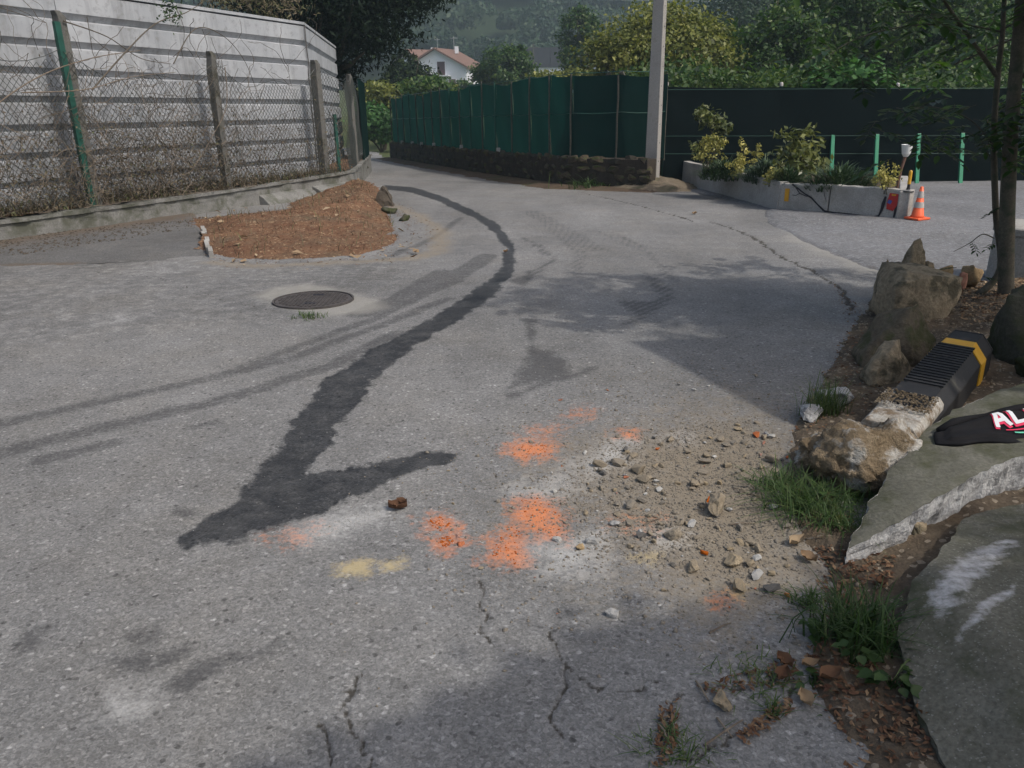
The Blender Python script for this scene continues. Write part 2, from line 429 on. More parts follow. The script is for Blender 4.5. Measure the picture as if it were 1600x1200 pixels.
M['red_bank'] = mat_rough('needle_litter_earth', (.14, .07, .040), (.235, .135, .078), 4, .95, 60, .9, .02, c3=(.12, .085, .055), s3=1.6, t3=(.48, .7), fleck=(38, (.33, .24, .15), .95))
M['concrete'] = mat_rough('concrete', (.33, .32, .30), (.44, .43, .41), 2.2, .88, 60, .25, .004, c3=(.20, .19, .17), s3=1.6, t3=(.5, .75))
M['concrete_dark'] = mat_rough('weathered_concrete', (.15, .15, .145), (.26, .26, .25), 2.0, .92, 50, .5, .01, c3=(.085, .088, .07), s3=2.6, t3=(.48, .62))
M['concrete_pole'] = mat_rough('pole_concrete', (.27, .26, .25), (.37, .36, .34), 3.0, .9, 90, .3, .004, c3=(.17, .16, .14), s3=3.0, t3=(.55, .75))
M['slab'] = mat_rough('mossy_concrete', (.11, .108, .085), (.19, .185, .155), 5, .93, 70, .7, .008, c3=(.065, .068, .040), s3=4.5, t3=(.45, .62))
M['broken'] = mat_rough('broken_concrete', (.36, .36, .36), (.56, .56, .555), 14, .95, 90, .9, .012, c3=(.16, .16, .16), s3=18, t3=(.5, .62))
M['clod'] = mat_rough('clay_clod', (.19, .14, .085), (.33, .265, .18), 9, .95, 50, 1.0, .03, c3=(.50, .485, .45), s3=6, t3=(.49, .60))
M['boulder'] = mat_rough('sandstone', (.25, .20, .135), (.41, .34, .235), 5, .92, 34, .9, .022, c3=(.10, .088, .06), s3=7, t3=(.48, .6))
M['boulder_mossy'] = mat_rough('mossy_stone', (.105, .088, .064), (.18, .15, .108), 7, .95, 36, .9, .022, c3=(.07, .072, .035), s3=8, t3=(.46, .58))
M['boulder_tan'] = mat_rough('tan_stone', (.33, .23, .12), (.46, .35, .21), 6, .9, 60, .6, .006, c3=(.22, .14, .07), s3=6, t3=(.5, .65))
M['boulder_dark'] = mat_rough('dark_stone', (.050, .049, .036), (.095, .090, .068), 6, .95, 60, .7, .01, c3=(.035, .042, .016), s3=5, t3=(.45, .6))
M['debris'] = mat_rough('debris_stone', (.215, .18, .135), (.31, .27, .21), 30, .92, 200, .5, .002, obj_rand=.5)
M['core'] = mat_rough('crumbling_core', (.33, .30, .25), (.54, .53, .50), 11, .95, 80, .9, .01, c3=(.16, .12, .08), s3=12, t3=(.48, .62))
M['post'] = mat_rough('post_concrete', (.10, .10, .095), (.17, .165, .155), 5, .92, 60, .5, .006, c3=(.06, .06, .045), s3=5, t3=(.5, .65))
M['debris_white'] = mat_rough('debris_concrete', (.34, .335, .32), (.46, .455, .44), 30, .92, 200, .5, .002, obj_rand=.4)
M['debris_brick'] = mat_rough('debris_brick', (.32, .12, .07), (.44, .18, .10), 30, .92, 200, .5, .002, obj_rand=.3)
M['debris_dark'] = mat_rough('debris_asphalt', (.09, .085, .08), (.15, .145, .14), 30, .92, 200, .5, .002, obj_rand=.3)
M['mossy_dark'] = mat_rough('dark_brown_stone', (.06, .05, .04), (.11, .092, .072), 8, .95, 60, .7, .01)
M['wall_stone'] = mat_rough('rubble_stone', (.042, .035, .027), (.085, .070, .053), 6, .95, 45, .7, .01, c3=(.04, .05, .02), s3=3, t3=(.5, .62), obj_rand=.9)
M['mortar'] = mat_rough('wall_core', (.035, .028, .022), (.06, .05, .04), 6, .95, 40, .8, .01)
M['bark'] = mat_rough('bark', (.050, .042, .032), (.085, .072, .055), 9, .95, 60, .9, .01)
M['bark_near'] = mat_rough('smooth_bark', (.085, .078, .062), (.14, .128, .10), 12, .9, 80, .5, .004, c3=(.05, .06, .04), s3=9, t3=(.5, .65))
M['rubber'] = mat_rough('black_rubber', (.018, .018, .020), (.030, .030, .032), 9, .6, 160, .25, .002, c3=(.07, .065, .055), s3=7, t3=(.58, .75))
M['yellow'] = mat_plain('yellow_reflector', (.62, .34, .02), .35, .5, 20, .2)
M['wire'] = mat_plain('galvanised_wire', (.075, .085, .08), .5, .5, 5, .5, Metallic=.3)
M['green_paint'] = mat_plain('dark_green_paint', (.012, .075, .055), .45, .45, 14, .35)
M['green_bright'] = mat_plain('green_paint', (.010, .20, .10), .4, .5, 10, .2)
M['wood_stake'] = mat_rough('weathered_stake', (.06, .062, .052), (.11, .11, .09), 12, .9, 80, .5, .004)
M['orange'] = mat_plain('orange_plastic', (.78, .13, .045), .45, .4, 12, .2)
M['reflect'] = mat_plain('grey_reflective_sleeve', (.42, .40, .38), .4, .5, 25, .3)
M['gravel'] = mat_rough('grey_gravel', (.26, .265, .27), (.38, .385, .39), 20, .92, 150, .4, .002)
M['iron'] = mat_rough('cast_iron', (.055, .050, .050), (.11, .10, .098), 12, .75, 120, .6, .004)
M['collar'] = mat_rough('cement_collar', (.21, .205, .185), (.28, .27, .245), 4, .92, 70, .5, .004, c3=(.16, .155, .145), s3=4, t3=(.5, .65))
M['cloth'] = mat_plain('black_cloth', (.010, .010, .012), .85, .2, 30, .4, .4)
M['print_white'] = mat_plain('white_print', (.72, .72, .74), .7, .2, 30, .05)
M['print_pink'] = mat_plain('pink_print', (.75, .05, .12), .7, .2, 30, .05)
M['print_green'] = mat_plain('mint_print', (.15, .55, .38), .7, .2, 30, .05)
M['house_white'] = mat_plain('white_render', (.66, .68, .72), .8, .2, .6, .08)
M['roof'] = mat_rough('roof_tiles', (.16, .095, .075), (.22, .135, .105), 1.2, .9, 8, .4, .03)
M['shutter'] = mat_plain('brown_shutter', (.07, .03, .03), .6, .3, 3)
M['shed_dark'] = mat_plain('dark_shed_cladding', (.035, .036, .045), .6, .3, 1.5)
M['shed_green'] = mat_plain('green_sheeting', (.03, .16, .09), .6, .3, 1.5)
M['soil'] = M['earth']
M['paint_yellow'] = mat_plain('yellow_paint_mark', (.58, .30, .02), .6, .3, 40, .3)
M['paint_red'] = mat_plain('red_paint', (.42, .03, .03), .6, .3, 40, .3)
M['paint_black'] = mat_plain('black_paint', (.02, .02, .03), .6, .3, 40, .5)
M['paint_blue'] = mat_plain('blue_paint', (.06, .10, .35), .6, .3, 40, .3)
M['twig'] = mat_rough('dry_twig', (.14, .11, .085), (.24, .20, .155), 14, .95, 50, .3, .003)
M['twig_dark'] = mat_rough('dark_twig', (.085, .072, .058), (.15, .13, .105), 14, .95, 50, .3, .003)
M['lens'] = mat_plain('pale_frosted_plastic', (.62, .64, .64), .35, .5, 20, .15)
M['rust'] = mat_rough('rusty_rod', (.12, .06, .045), (.22, .14, .11), 30, .8, 150, .3, .002)
M['line'] = mat_plain('aluminium_line', (.32, .34, .35), .5, .4, 3)

M['lf_hill'] = mat_leaf('hill_foliage', [(0, (.010, .028, .014)), (.5, (.022, .052, .022)), (1, (.048, .078, .030))], .25, .6)
M['lf_green'] = mat_leaf('green_foliage', [(0, (.012, .034, .009)), (.5, (.042, .092, .020)), (1, (.11, .155, .038))])
M['lf_bright'] = mat_leaf('bright_foliage', [(0, (.03, .09, .025)), (.5, (.055, .14, .035)), (1, (.10, .20, .06))])
M['lf_yellow'] = mat_leaf('yellowing_foliage', [(0, (.045, .060, .012)), (.5, (.135, .16, .036)), (1, (.26, .265, .075))])
M['lf_dark'] = mat_leaf('dark_conifer', [(0, (.004, .010, .006)), (.5, (.008, .019, .009)), (1, (.028, .045, .014))], .08, .7, .12)
M['lf_gold'] = mat_leaf('golden_foliage', [(0, (.13, .14, .035)), (.5, (.32, .30, .085)), (1, (.50, .45, .16))], .3)
M['lf_aucuba'] = mat_leaf('spotted_laurel', [(0, (.035, .055, .015)), (.5, (.105, .125, .035)), (1, (.24, .245, .08))], .25, .35, .5)
M['lf_juniper'] = mat_leaf('juniper', [(0, (.02, .04, .015)), (.5, (.04, .075, .03)), (1, (.075, .11, .045))], .15)
M['lf_grass'] = mat_leaf('grass_blades', [(0, (.028, .058, .016)), (.5, (.058, .105, .030)), (1, (.13, .16, .06))], .35)
M['lf_near'] = mat_leaf('ash_leaves', [(0, (.012, .035, .008)), (.5, (.025, .062, .012)), (1, (.06, .11, .02))], .4, .4)
M['lf_dry'] = mat_leaf('dry_leaves', [(0, (.07, .034, .022)), (.35, (.15, .085, .05)), (.7, (.27, .19, .115)), (1, (.38, .30, .20))], .1, .8, .15)
M['lf_dead'] = mat_leaf('dead_bramble', [(0, (.08, .062, .045)), (.5, (.14, .115, .078)), (1, (.11, .13, .055))], .1, .8, .15)

def net_material(name, c, trans, tr_col):
    t = NT(name)
    w = t.n('ShaderNodeTexWave'); w.inputs['Scale'].default_value = 60; w.bands_direction = 'Z'; w.inputs['Distortion'].default_value = 1.5
    t.L(t.tc.outputs['Object'], w.inputs['Vector'])
    col = t.mix(t.ramp(t.noise(1.2, 5, .6), [(.3, 0), (.75, 1)]), c, tuple(v * .6 for v in c))
    p = t.bsdf(col, .9, t.bump(w.outputs['Fac'], .3, .003), .03)
    tr = t.n('ShaderNodeBsdfTranslucent'); t.inp(tr.inputs[0], tr_col)
    m = t.n('ShaderNodeMixShader'); m.inputs[0].default_value = trans; t.L(p, m.inputs[1]); t.L(tr.outputs[0], m.inputs[2])
    return t.done(m.outputs[0])
M['net_green'] = net_material('green_shade_netting', (.007, .023, .021), .32, (.009, .070, .060))
M['net_dark'] = net_material('black_green_netting', (.006, .011, .012), .15, (.008, .03, .028))

def panel_material():
    t = NT('white_painted_sheet')
    a = t.noise(1.1, 5, .6); col = t.mix(t.ramp(a, [(.3, 0), (.7, 1)]), (.28, .298, .325), (.39, .408, .435))
    st = t.noise(1.0, 6, .7, t.mapping((3.5, 3.5, .35)))
    col = t.mix(t.math('MULTIPLY', t.ramp(st, [(.5, 0), (.72, 1)]), .7), col, (.13, .135, .135))
    col = t.mix(t.math('MULTIPLY', t.ramp(t.noise(9, 6, .7), [(.52, 0), (.72, 1)]), .6), col, (.13, .125, .115))
    return t.done(t.bsdf(col, .55, t.bump(t.noise(2.5, 3), .15, .02), .3))
M['panel'] = panel_material()

# ------------------------------------------------------------------ plan of the place
WD = np.array([.401, .916]); WD /= np.linalg.norm(WD)      # direction of the left wall
WN = np.array([WD[1], -WD[0]])                              # its side towards the road
KA = np.array([-6.42, 10.1])                                # kerb face, seen at the left edge of the picture
def kerb(s, off=0.0): p = KA + WD * s + WN * off; return np.array([p[0], p[1]])
def wz(y): return -.037 * (y - 10.3)                        # the wall steps down with the road
S_END = 7.9                                                 # where the wall turns away
K2 = np.array([-3.25, 17.35]); K3 = np.array([-4.05, 24.5]); K4 = np.array([-7.6, 38.0]); K5 = np.array([-15, 52.])
RW_PTS = [np.array(p) for p in [(-4.75, 33.0), (-2.4, 26.6), (-.55, 21.6), (1.2, 17.65), (2.7, 16.35)]]   # face of the stone wall
ROAD = [kerb(-22, -.2), kerb(S_END, -.3), K3 + (-.3, 0), K4 + (-.2, 0), K5, (-11.5, 54), (-6.2, 40), (-4.9, 33.3), (-2.55, 26.5), (-.7, 21.5), (1.05, 17.5), (2.6, 16.2), (3.7, 17.6),
        (3.75, 18.2), (5.5, 11.2), (3.7, 6.7), (2.9, 5.0), (2.3, 3.4), (1.7, 2.4), (1.5, 1.0), (1.6, -8), (-15, -8)]

def gfun(x, y): return gz(y)
def grid_sheet(name, xs, ys, zf, mat, keep=None, attrs=None, smooth=True, xscale=False):
    X, Y = np.meshgrid(xs, ys)
    if xscale: X = X * np.maximum(Y, .9)
    Z = zf(X, Y); V = np.stack([X, Y, Z], -1).reshape(-1, 3)
    ny, nx = X.shape; I = np.arange(nx * ny).reshape(ny, nx)
    F = np.stack([I[:-1, :-1], I[:-1, 1:], I[1:, 1:], I[1:, :-1]], -1).reshape(-1, 4)
    if keep is not None:
        k = keep(X, Y).reshape(-1); F = F[k[F].all(1)]
        used = np.zeros(len(V), bool); used[F.ravel()] = True; new = np.cumsum(used) - 1
        F = new[F]; V = V[used]
    else: used = np.ones(len(V), bool)
    at = {k_: v(X, Y).reshape(-1)[used] for k_, v in (attrs or {}).items()}
    o = mk(name, V, F, mat, smooth=smooth, attrs=at); o['kind'] = 'structure'
    return o

# ground: one sheet to the horizon, a little under everything that lies on it
def ground_z(X, Y): return gz(Y) - .07 + np.where(Y > 60, fbm(X * .03, Y * .03) * .6, 0)
yy = np.concatenate([np.linspace(-60, -2, 12), np.linspace(0, 60, 90), np.geomspace(63, 190, 26)])
grid_sheet('ground', np.concatenate([np.linspace(-260, -30, 18), np.linspace(-26, 30, 50), np.linspace(36, 260, 18)]), yy, ground_z, M['grass_field'])

# hill behind the valley
def hill_z(X, Y): return gz(Y) - .5 + np.maximum(0, Y - 165) * .42 * sstep(165, 215, Y) + fbm(X * .012, Y * .012) * 6 * sstep(170, 230, Y)
grid_sheet('hill', np.linspace(-420, 420, 70), np.linspace(160, 420, 36), hill_z, M['forest_floor'])

# ------------------------------------------------------------------ road with its stains
TRAIL = [(600, 289), (645, 293), (690, 306), (740, 328), (782, 352), (802, 380), (805, 405), (799, 432), (770, 465), (715, 500), (660, 530), (620, 560), (585, 592), (568, 620), (545, 640), (525, 668), (510, 700), (472, 735), (505, 738), (560, 733), (600, 722), (650, 706), (690, 700), (714, 706), (712, 714), (680, 727), (620, 745), (560, 770), (500, 795), (440, 815), (392, 830), (372, 842), (330, 846), (290, 848), (276, 842), (300, 815), (350, 785), (385, 755), (395, 725), (430, 695), (450, 660), (480, 630), (510, 590), (545, 565), (600, 535), (660, 505), (720, 470), (765, 440), (785, 412), (789, 390), (776, 366), (740, 340), (690, 316), (645, 301), (600, 296)]
BRICK = [[(800, 697), (832, 689), (866, 699), (862, 712), (822, 717), (803, 712)], [(812, 783), (835, 778), (858, 785), (880, 815), (878, 842), (855, 843), (832, 828), (810, 805)],
         [(764, 874), (776, 842), (800, 822), (818, 828), (815, 862), (806, 884), (788, 870)], [(664, 816), (690, 809), (706, 824), (690, 832)], [(680, 845), (700, 838), (712, 848), (694, 858)],
         [(972, 675), (990, 675), (988, 682), (974, 682)], [(1125, 936), (1140, 934), (1138, 942), (1128, 944)]]
BRICK_SOFT = [[(890, 652), (915, 638), (925, 645), (905, 656)], [(430, 835), (490, 828), (470, 846), (440, 846)], [(960, 820), (1030, 812), (1020, 825), (975, 826)], [(825, 672), (870, 664), (860, 690), (820, 690)]]
WHITE = [[(480, 832), (520, 812), (575, 796), (605, 800), (570, 822), (500, 840)], [(905, 725), (940, 700), (985, 690), (972, 720), (930, 742)], [(812, 772), (850, 750), (890, 742), (895, 765), (845, 780)],
         [(830, 858), (870, 850), (928, 845), (922, 886), (860, 892)], [(175, 1102), (195, 1100), (198, 1112), (180, 1114)], [(1055, 684), (1070, 680), (1072, 690)], [(1030, 840), (1060, 832), (1050, 845)]]
OCHRE = [[(525, 884), (580, 876), (572, 896), (530, 898)], [(600, 882), (630, 876), (625, 888), (605, 890)], [(990, 872), (1030, 868), (1020, 885)], [(1145, 925), (1165, 922), (1155, 932)]]
DUST = [[(900, 665), (1000, 640), (1130, 615), (1230, 640), (1300, 740), (1330, 900), (1260, 985), (1150, 975), (1000, 925), (900, 885), (850, 830), (840, 760), (850, 700)], [(1000, 720), (1180, 690), (1260, 760), (1290, 900), (1150, 930), (1040, 850)]]
SKID = [[(820, 498), (835, 500), (842, 545), (890, 560), (905, 580), (790, 610), (822, 570)], [(790, 618), (850, 590), (930, 572), (920, 582), (850, 605), (800, 622)], [(960, 468), (1010, 470), (1060, 450), (1050, 470), (1010, 500), (960, 520), (985, 490)],
        [(1000, 430), (1030, 435), (1055, 455), (1030, 462), (1008, 445)], [(800, 440), (850, 410), (875, 395), (868, 412), (820, 448)], [(820, 372), (850, 385), (870, 405), (840, 395)], [(960, 365), (1015, 385), (1005, 392)],
        [(0, 1025), (40, 985), (85, 980), (70, 1010), (20, 1040)], [(180, 1030), (240, 1035), (290, 1012), (240, 1045), (200, 1045)], [(275, 1065), (330, 1035), (430, 1005), (420, 1025), (330, 1055), (290, 1075)], [(205, 995), (228, 992), (222, 1002)], [(295, 662), (340, 655), (335, 665), (300, 668)], [(350, 945), (372, 932), (365, 945)], [(278, 798), (300, 795), (296, 803)]]
SKID_L = [([(-500, 750), (0, 660), (160, 625), (330, 588), (450, 560), (600, 505), (700, 468)], .035), ([(-500, 800), (0, 705), (100, 680), (350, 622), (520, 570), (620, 520)], .04), ([(330, 590), (450, 545), (590, 495), (700, 445), (760, 405)], .03), ([(610, 400), (680, 372), (720, 340)], .03), ([(850, 350), (905, 395), (905, 430)], .04), ([(930, 360), (1010, 395), (1060, 440)], .03), ([(830, 330), (880, 360), (930, 390)], .12), ([(60, 718), (180, 690)], .03), ([(560, 490), (700, 440), (760, 400)], .10), ([(620, 470), (690, 425)], .08)]
CRACK = [[(900, 300), (950, 310), (1010, 324), (1060, 338), (1085, 346), (1110, 347), (1160, 362), (1190, 380), (1222, 402), (1270, 425), (1305, 445), (1320, 462), (1332, 485)],
         [(750, 905), (757, 955), (752, 990), (770, 1005)], [(775, 1005), (740, 990)], [(860, 990), (885, 1035), (880, 1085), (868, 1120), (880, 1160)], [(885, 1040), (905, 1055), (940, 1080)], [(560, 1050), (535, 1110), (550, 1150), (580, 1200)], [(500, 1130), (515, 1170), (512, 1200)],
         [(1040, 1110), (1075, 1085), (1130, 1080), (1210, 1060), (1245, 1065)], [(150, 424), (240, 432), (300, 450), (352, 470), (430, 486)], [(1040, 1110), (1030, 1150), (1040, 1190)], [(1245, 1065), (1210, 1120), (1130, 1165), (1050, 1190)], [(930, 1070), (1000, 1082), (1035, 1070)], [(770, 730), (792, 760), (782, 780)]]
def poly_attr(polys, soft, X, Y, jag=.0, js=12.):
    out = np.zeros(X.shape)
    for p in polys:
        W = GP(p); m = near(X, Y, W, soft * 3 + .2)
        if not m.any(): continue
        x, y = X[m], Y[m]; d = sdf(x, y, W)
        if jag: d = d + fbm(x * js, y * js) * jag
        out[m] = np.maximum(out[m], np.clip(.5 - d / (2 * soft), 0, 1))
    return out
def line_attr(lines, w, soft, X, Y, jag=0., js=9.):
    out = np.zeros(X.shape)
    for ln in lines:
        pts, ww = (ln if isinstance(ln, tuple) else (ln, w)); W = GP(pts); m = near(X, Y, W, .5)
        if not m.any(): continue
        x, y = X[m], Y[m]
        d = seg_dist(x + fbm(x * js, y * js) * jag, y + fbm(x * js + 40, y * js) * jag, W)
        out[m] = np.maximum(out[m], np.clip(1 - (d - ww) / soft, 0, 1))
    return out
A = {}
def a_wet(X, Y): return np.maximum(poly_attr([TRAIL], .045, X + fbm(X * 3, Y * 3) * .05, Y + fbm(X * 3 + 7, Y * 3) * .05, .05, 17.), 0)
def a_brick(X, Y): return np.maximum(poly_attr(BRICK, .085, X, Y, .05, 14.) * .98, poly_attr(BRICK_SOFT, .12, X, Y) * .55)
def a_white(X, Y): return poly_attr(WHITE, .11, X, Y, .07, 9.) * .95
def a_ochre(X, Y): return poly_attr(OCHRE, .05, X, Y, .03, 12.)
def a_dust(X, Y): return np.clip(poly_attr(DUST[:1], .32, X, Y, .25, 3.) * .58 + poly_attr(DUST[1:], .25, X, Y, .2, 4.) * .36 + line_attr([[(606, 318), (650, 335), (682, 358), (691, 380), (680, 396), (640, 404), (560, 410), (430, 415), (330, 410)]], .03, .22, X, Y, .12, 2.5) * .62, 0, 1)
def a_skid(X, Y):
    v = np.maximum(poly_attr(SKID, .06, X, Y, .07, 6.) * 1.05, line_attr(SKID_L, .04, .07, X, Y, .05, 2.) * .66)
    hatch = .5 + .5 * np.sin((X * .8 + Y * .6) * 95)
    return v * np.where((X > .2) & (Y > 5.2), .40 + .38 * hatch, 1)
def a_crack(X, Y): return np.maximum(line_attr(CRACK[:1], .008, .035, X, Y, .06, 7.) * .85, line_attr(CRACK[1:], .001, .011, X, Y, .03, 16.) * .72)
CR_Z = lambda X, Y: -.008 * np.clip(a_crack(X, Y) * 1.3 - .3, 0, 1)
CEM = [(395, 462), (425, 448), (480, 443), (540, 455), (592, 470), (600, 480), (575, 489), (520, 492), (470, 486), (430, 474)]
CEM2 = [(1205, 345), (1262, 368), (1312, 384), (1350, 402), (1392, 424), (1375, 432), (1330, 416), (1285, 400), (1240, 378)]
def a_cement(X, Y): return np.maximum(poly_attr([CEM], .10, X, Y, .06, 4.) * .9, poly_attr([CEM2], .15, X, Y, .15, 3.) * .8)
AGED = [(-260, 416), (330, 404), (560, 406), (680, 384), (650, 430), (560, 462), (430, 500), (200, 520), (0, 545), (-260, 580)]
def a_aged(X, Y): return poly_attr([AGED], .35, X, Y, .15, 1.5)
def road_flat(X, Y): return gz(Y) + fbm(X * .5, Y * .5, 3) * .012 + fbm(X * 3, Y * 3, 3) * .0035
MOUND_FOOT = GP([(318, 398), (350, 406), (420, 409), (500, 407), (560, 402), (610, 390), (642, 374), (628, 350), (604, 322)])
def road_z(X, Y):
    return road_flat(X, Y) + CR_Z(X, Y)
xr = np.concatenate([np.linspace(-1.7, -.88, 24)[:-1], np.linspace(-.88, .88, 620), np.linspace(.88, 1.7, 24)[1:]])
yr = np.concatenate([np.linspace(-8, .8, 12)[:-1], np.geomspace(.8, 56, 470)])
roadpoly = [tuple(p[:2]) for p in ROAD]
road = grid_sheet('road', xr, yr, road_z, M['asphalt'], keep=lambda X, Y: inside(X, Y, roadpoly) | ((Y < .8) & (np.abs(X) < 1.5)),
                  attrs={'wet': a_wet, 'brick': a_brick, 'white': a_white, 'ochre': a_ochre, 'dust': a_dust, 'skid': a_skid, 'crack': a_crack, 'cement': a_cement, 'aged': a_aged}, xscale=True)

# old rough surface of the yard to the right, a finger thicker than the road
YARD = [G(*p)[:2] for p in [(1195, 347), (1225, 362), (1255, 376), (1300, 395), (1345, 413), (1392, 428)]]
yard_poly = [tuple(p) for p in YARD] + [(3.2, 6.15), (3.6, 6.0), (4.6, 6.3), (9, 5.9), (24, 5.5), (24, 17.3), (3.3, 17.5), (4.1, 12.8)]
def yard_z(X, Y):
    d = sdf(X, Y, yard_poly) + fbm(X * 4, Y * 4, 3) * .05
    return gz(Y) + .022 * sstep(0.02, -.08, d) - .006 + fbm(X * .7, Y * .7, 3) * .015 + fbm(X * 5, Y * 5, 3) * .005
def yard_edge(X, Y): return np.clip(.75 - np.abs(seg_dist(X, Y, YARD)) / .06, 0, 1) * .5
grid_sheet('car_park', np.concatenate([np.linspace(2.4, 9, 190), np.linspace(9.2, 24, 30)]), np.linspace(5.4, 17.6, 230), yard_z, M['asphalt_old'], keep=lambda X, Y: sdf(X, Y, yard_poly) < .05, attrs={'dust': yard_edge})

# raised strip of pavement along the foot of the left wall
AP = [G(*p)[:2] for p in [(-160, 420), (0, 416), (110, 413), (240, 408), (328, 403)]]
ap_poly = [tuple(p) for p in AP] + [tuple(G(318, 372)[:2]), tuple(kerb(3.3, .02)), tuple(kerb(-9, .02)), (-9.5, 7.8)]
def ap_z(X, Y):
    d = seg_dist(X, Y, [AP[0] - (6, .2)] + AP); rise = np.minimum(d * .05, .05)
    e = sdf(X, Y, ap_poly)
    return gz(Y) + rise * sstep(.03, -.05, e) - .006 + fbm(X * 5, Y * 5, 4) * .012 + fbm(X * 1.5, Y * 1.5) * .01
def ap_dust(X, Y): return np.clip(.80 - seg_dist(X, Y, [kerb(-9, .1), kerb(3, .1)]) / 1.2, 0, .62) + np.clip(.75 - seg_dist(X, Y, [AP[0] - (4, 0), AP[0], AP[1], AP[2]]) / .3, 0, .6)
grid_sheet('pavement', np.linspace(-11, -2.8, 200), np.linspace(6.8, 13.6, 170), ap_z, M['asphalt_apron'], keep=lambda X, Y: sdf(X, Y, ap_poly) < .03, attrs={'dust': ap_dust})

_a = G(316, 352, .12); _b = G(329, 402); _m = MB(); _n = 8
for _i in range(_n):
    _p = _a + (_b - _a) * (_i + .5) / _n; _m.box((_p[0] + .012 * math.sin(_i * 2), _p[1], float(gz(_p[1])) + .03 * (1 - _i / _n) + .01), (.05, np.linalg.norm(_b - _a) / _n * 1.06, .13), (1, 0, 0), tuple((_b - _a) / np.linalg.norm(_b - _a)))
pe = _m.build('pavement_edge', M['concrete'], None, _a); pe['kind'] = 'structure'

# bank of reddish needle litter against the wall
bank_poly = [tuple(p[:2]) for p in MOUND_FOOT] + [(-2.75, 16.4), tuple(kerb(S_END, -.05)), tuple(kerb(2.9, -.05)), tuple(G(322, 372)[:2])]
RIDGE = [(-4.75, 10.0), (-4.4, 10.6), (-3.8, 11.4), (-3.0, 11.9), (-2.5, 12.3), (-2.45, 13.3), (-2.85, 15.5), (-3.15, 17.2)]
def bank_z(X, Y):
    d = -sdf(X, Y, bank_poly); f = seg_dist(X, Y, [p[:2] for p in MOUND_FOOT])
    wallk = (X - KA[0]) * WN[0] + (Y - KA[1]) * WN[1]           # distance from the wall's face
    dr = seg_dist(X, Y, RIDGE); behind = inside(X, Y, RIDGE + [tuple(kerb(S_END + 1, -1)), tuple(kerb(1.5, -1))])
    h = np.where(behind, .20 - .19 * dr, .21 * sstep(0, 1, f / (f + dr + .01))) * (1 + .3 * fbm(X * .9, Y * .9))
    h = np.maximum(h, -.62) * sstep(0, .55, seg_dist(X, Y, [tuple(G(322, 372)[:2]), tuple(kerb(2.9))]))
    return gz(Y) - .03 + h + .05 * sstep(0, .25, f) + fbm(X * 2.2, Y * 2.2) * .05 * sstep(0, .4, f) + fbm(X * 11, Y * 11, 4) * .018
bank = grid_sheet('bank', np.linspace(-6.2, -.6, 230), np.linspace(7.8, 18.2, 330), bank_z, M['red_bank'], keep=lambda X, Y: sdf(X, Y, bank_poly) + fbm(X * 5, Y * 5) * .10 < .06)

# earth verge with the boulders, right
VB = [G(*p)[:2] for p in [(1392, 442), (1345, 468), (1322, 505), (1290, 560), (1262, 610), (1232, 640), (1215, 690), (1200, 760), (1215, 830), (1250, 880), (1262, 940), (1240, 985), (1228, 1060), (1262, 1120), (1310, 1180)]]
verge_poly = [tuple(p) for p in VB] + [(.8, 1.25), (.95, .4), (1.2, -2), (9, -2), (14, 3), (14, 6.2), (9, 6.1), (4.6, 6.4), (3.3, 6.4)]
HOLE = G(1335, 790)[:2]
def verge_z(X, Y):
    d = seg_dist(X, Y, VB)
    ins = inside(X, Y, verge_poly)
    z = gz(Y) - .02 + np.where(ins, .035 * sstep(0, .12, d) + .10 * sstep(0, 1.2, d), -.01) + fbm(X * 3, Y * 3) * .03 * sstep(0, .3, d) + fbm(X * 14, Y * 14, 4) * .018
    hd = np.hypot(X - HOLE[0], Y - HOLE[1])
    return z - .13 * sstep(.22, .05, hd)
grid_sheet('verge', np.concatenate([np.linspace(.55, 4, 290), np.linspace(4.05, 14, 60)]), np.concatenate([np.linspace(-2, 1, 20)[:-1], np.linspace(1, 7, 420)]), verge_z, M['verge'], keep=lambda X, Y: (sdf(X, Y, verge_poly) + fbm(X * 6, Y * 6) * .06 < .04))
def vz(x, y): return float(verge_z(np.array([float(x)]), np.array([float(y)]))[0])

# strip of earth and grit along the foot of the stone wall, and the hump of earth round the pole
def foot_z(X, Y):
    d = seg_dist(X, Y, RW_PTS); return gz(Y) - .02 + .07 * sstep(.75, .1, d + fbm(X * 2, Y * 2) * .2) + fbm(X * 8, Y * 8) * .015
grid_sheet('earth_strip', np.linspace(-6.5, 4.2, 130), np.linspace(15.4, 34, 170), foot_z, M['earth'], keep=lambda X, Y: (seg_dist(X, Y, RW_PTS) + fbm(X * 2, Y * 2) * .2 < .75))
PB = np.array([2.95, 17.0])
def hump_z(X, Y):
    d = np.hypot((X - PB[0] - .05) / 1.15, (Y - PB[1]) / 1.2) + fbm(X * 2, Y * 2) * .15
    return gz(Y) - .05 + .26 * sstep(1.2, .1, d) + fbm(X * 8, Y * 8) * .04 + fbm(X * 2, Y * 2) * .05
grid_sheet('earth_hump', np.linspace(1.4, 4.6, 80), np.linspace(15.4, 18.8, 80), hump_z, M['hump_earth'], keep=lambda X, Y: np.hypot((X - PB[0]) / 1.15, (Y - PB[1]) / 1.2) < 1.25)
# soil held up behind the stone wall
def soil_z(X, Y): return gz(Y) + .60 + fbm(X * 2, Y * 2) * .05
so_poly = [tuple(p + np.array([.12, .06])) for p in RW_PTS] + [(2.95, 17.7), (9, 25), (4, 40), (-4.5, 34)]
grid_sheet('raised_soil', np.linspace(-5, 9.2, 70), np.linspace(16.3, 40, 100), soil_z, M['earth'], keep=lambda X, Y: inside(X, Y, so_poly))
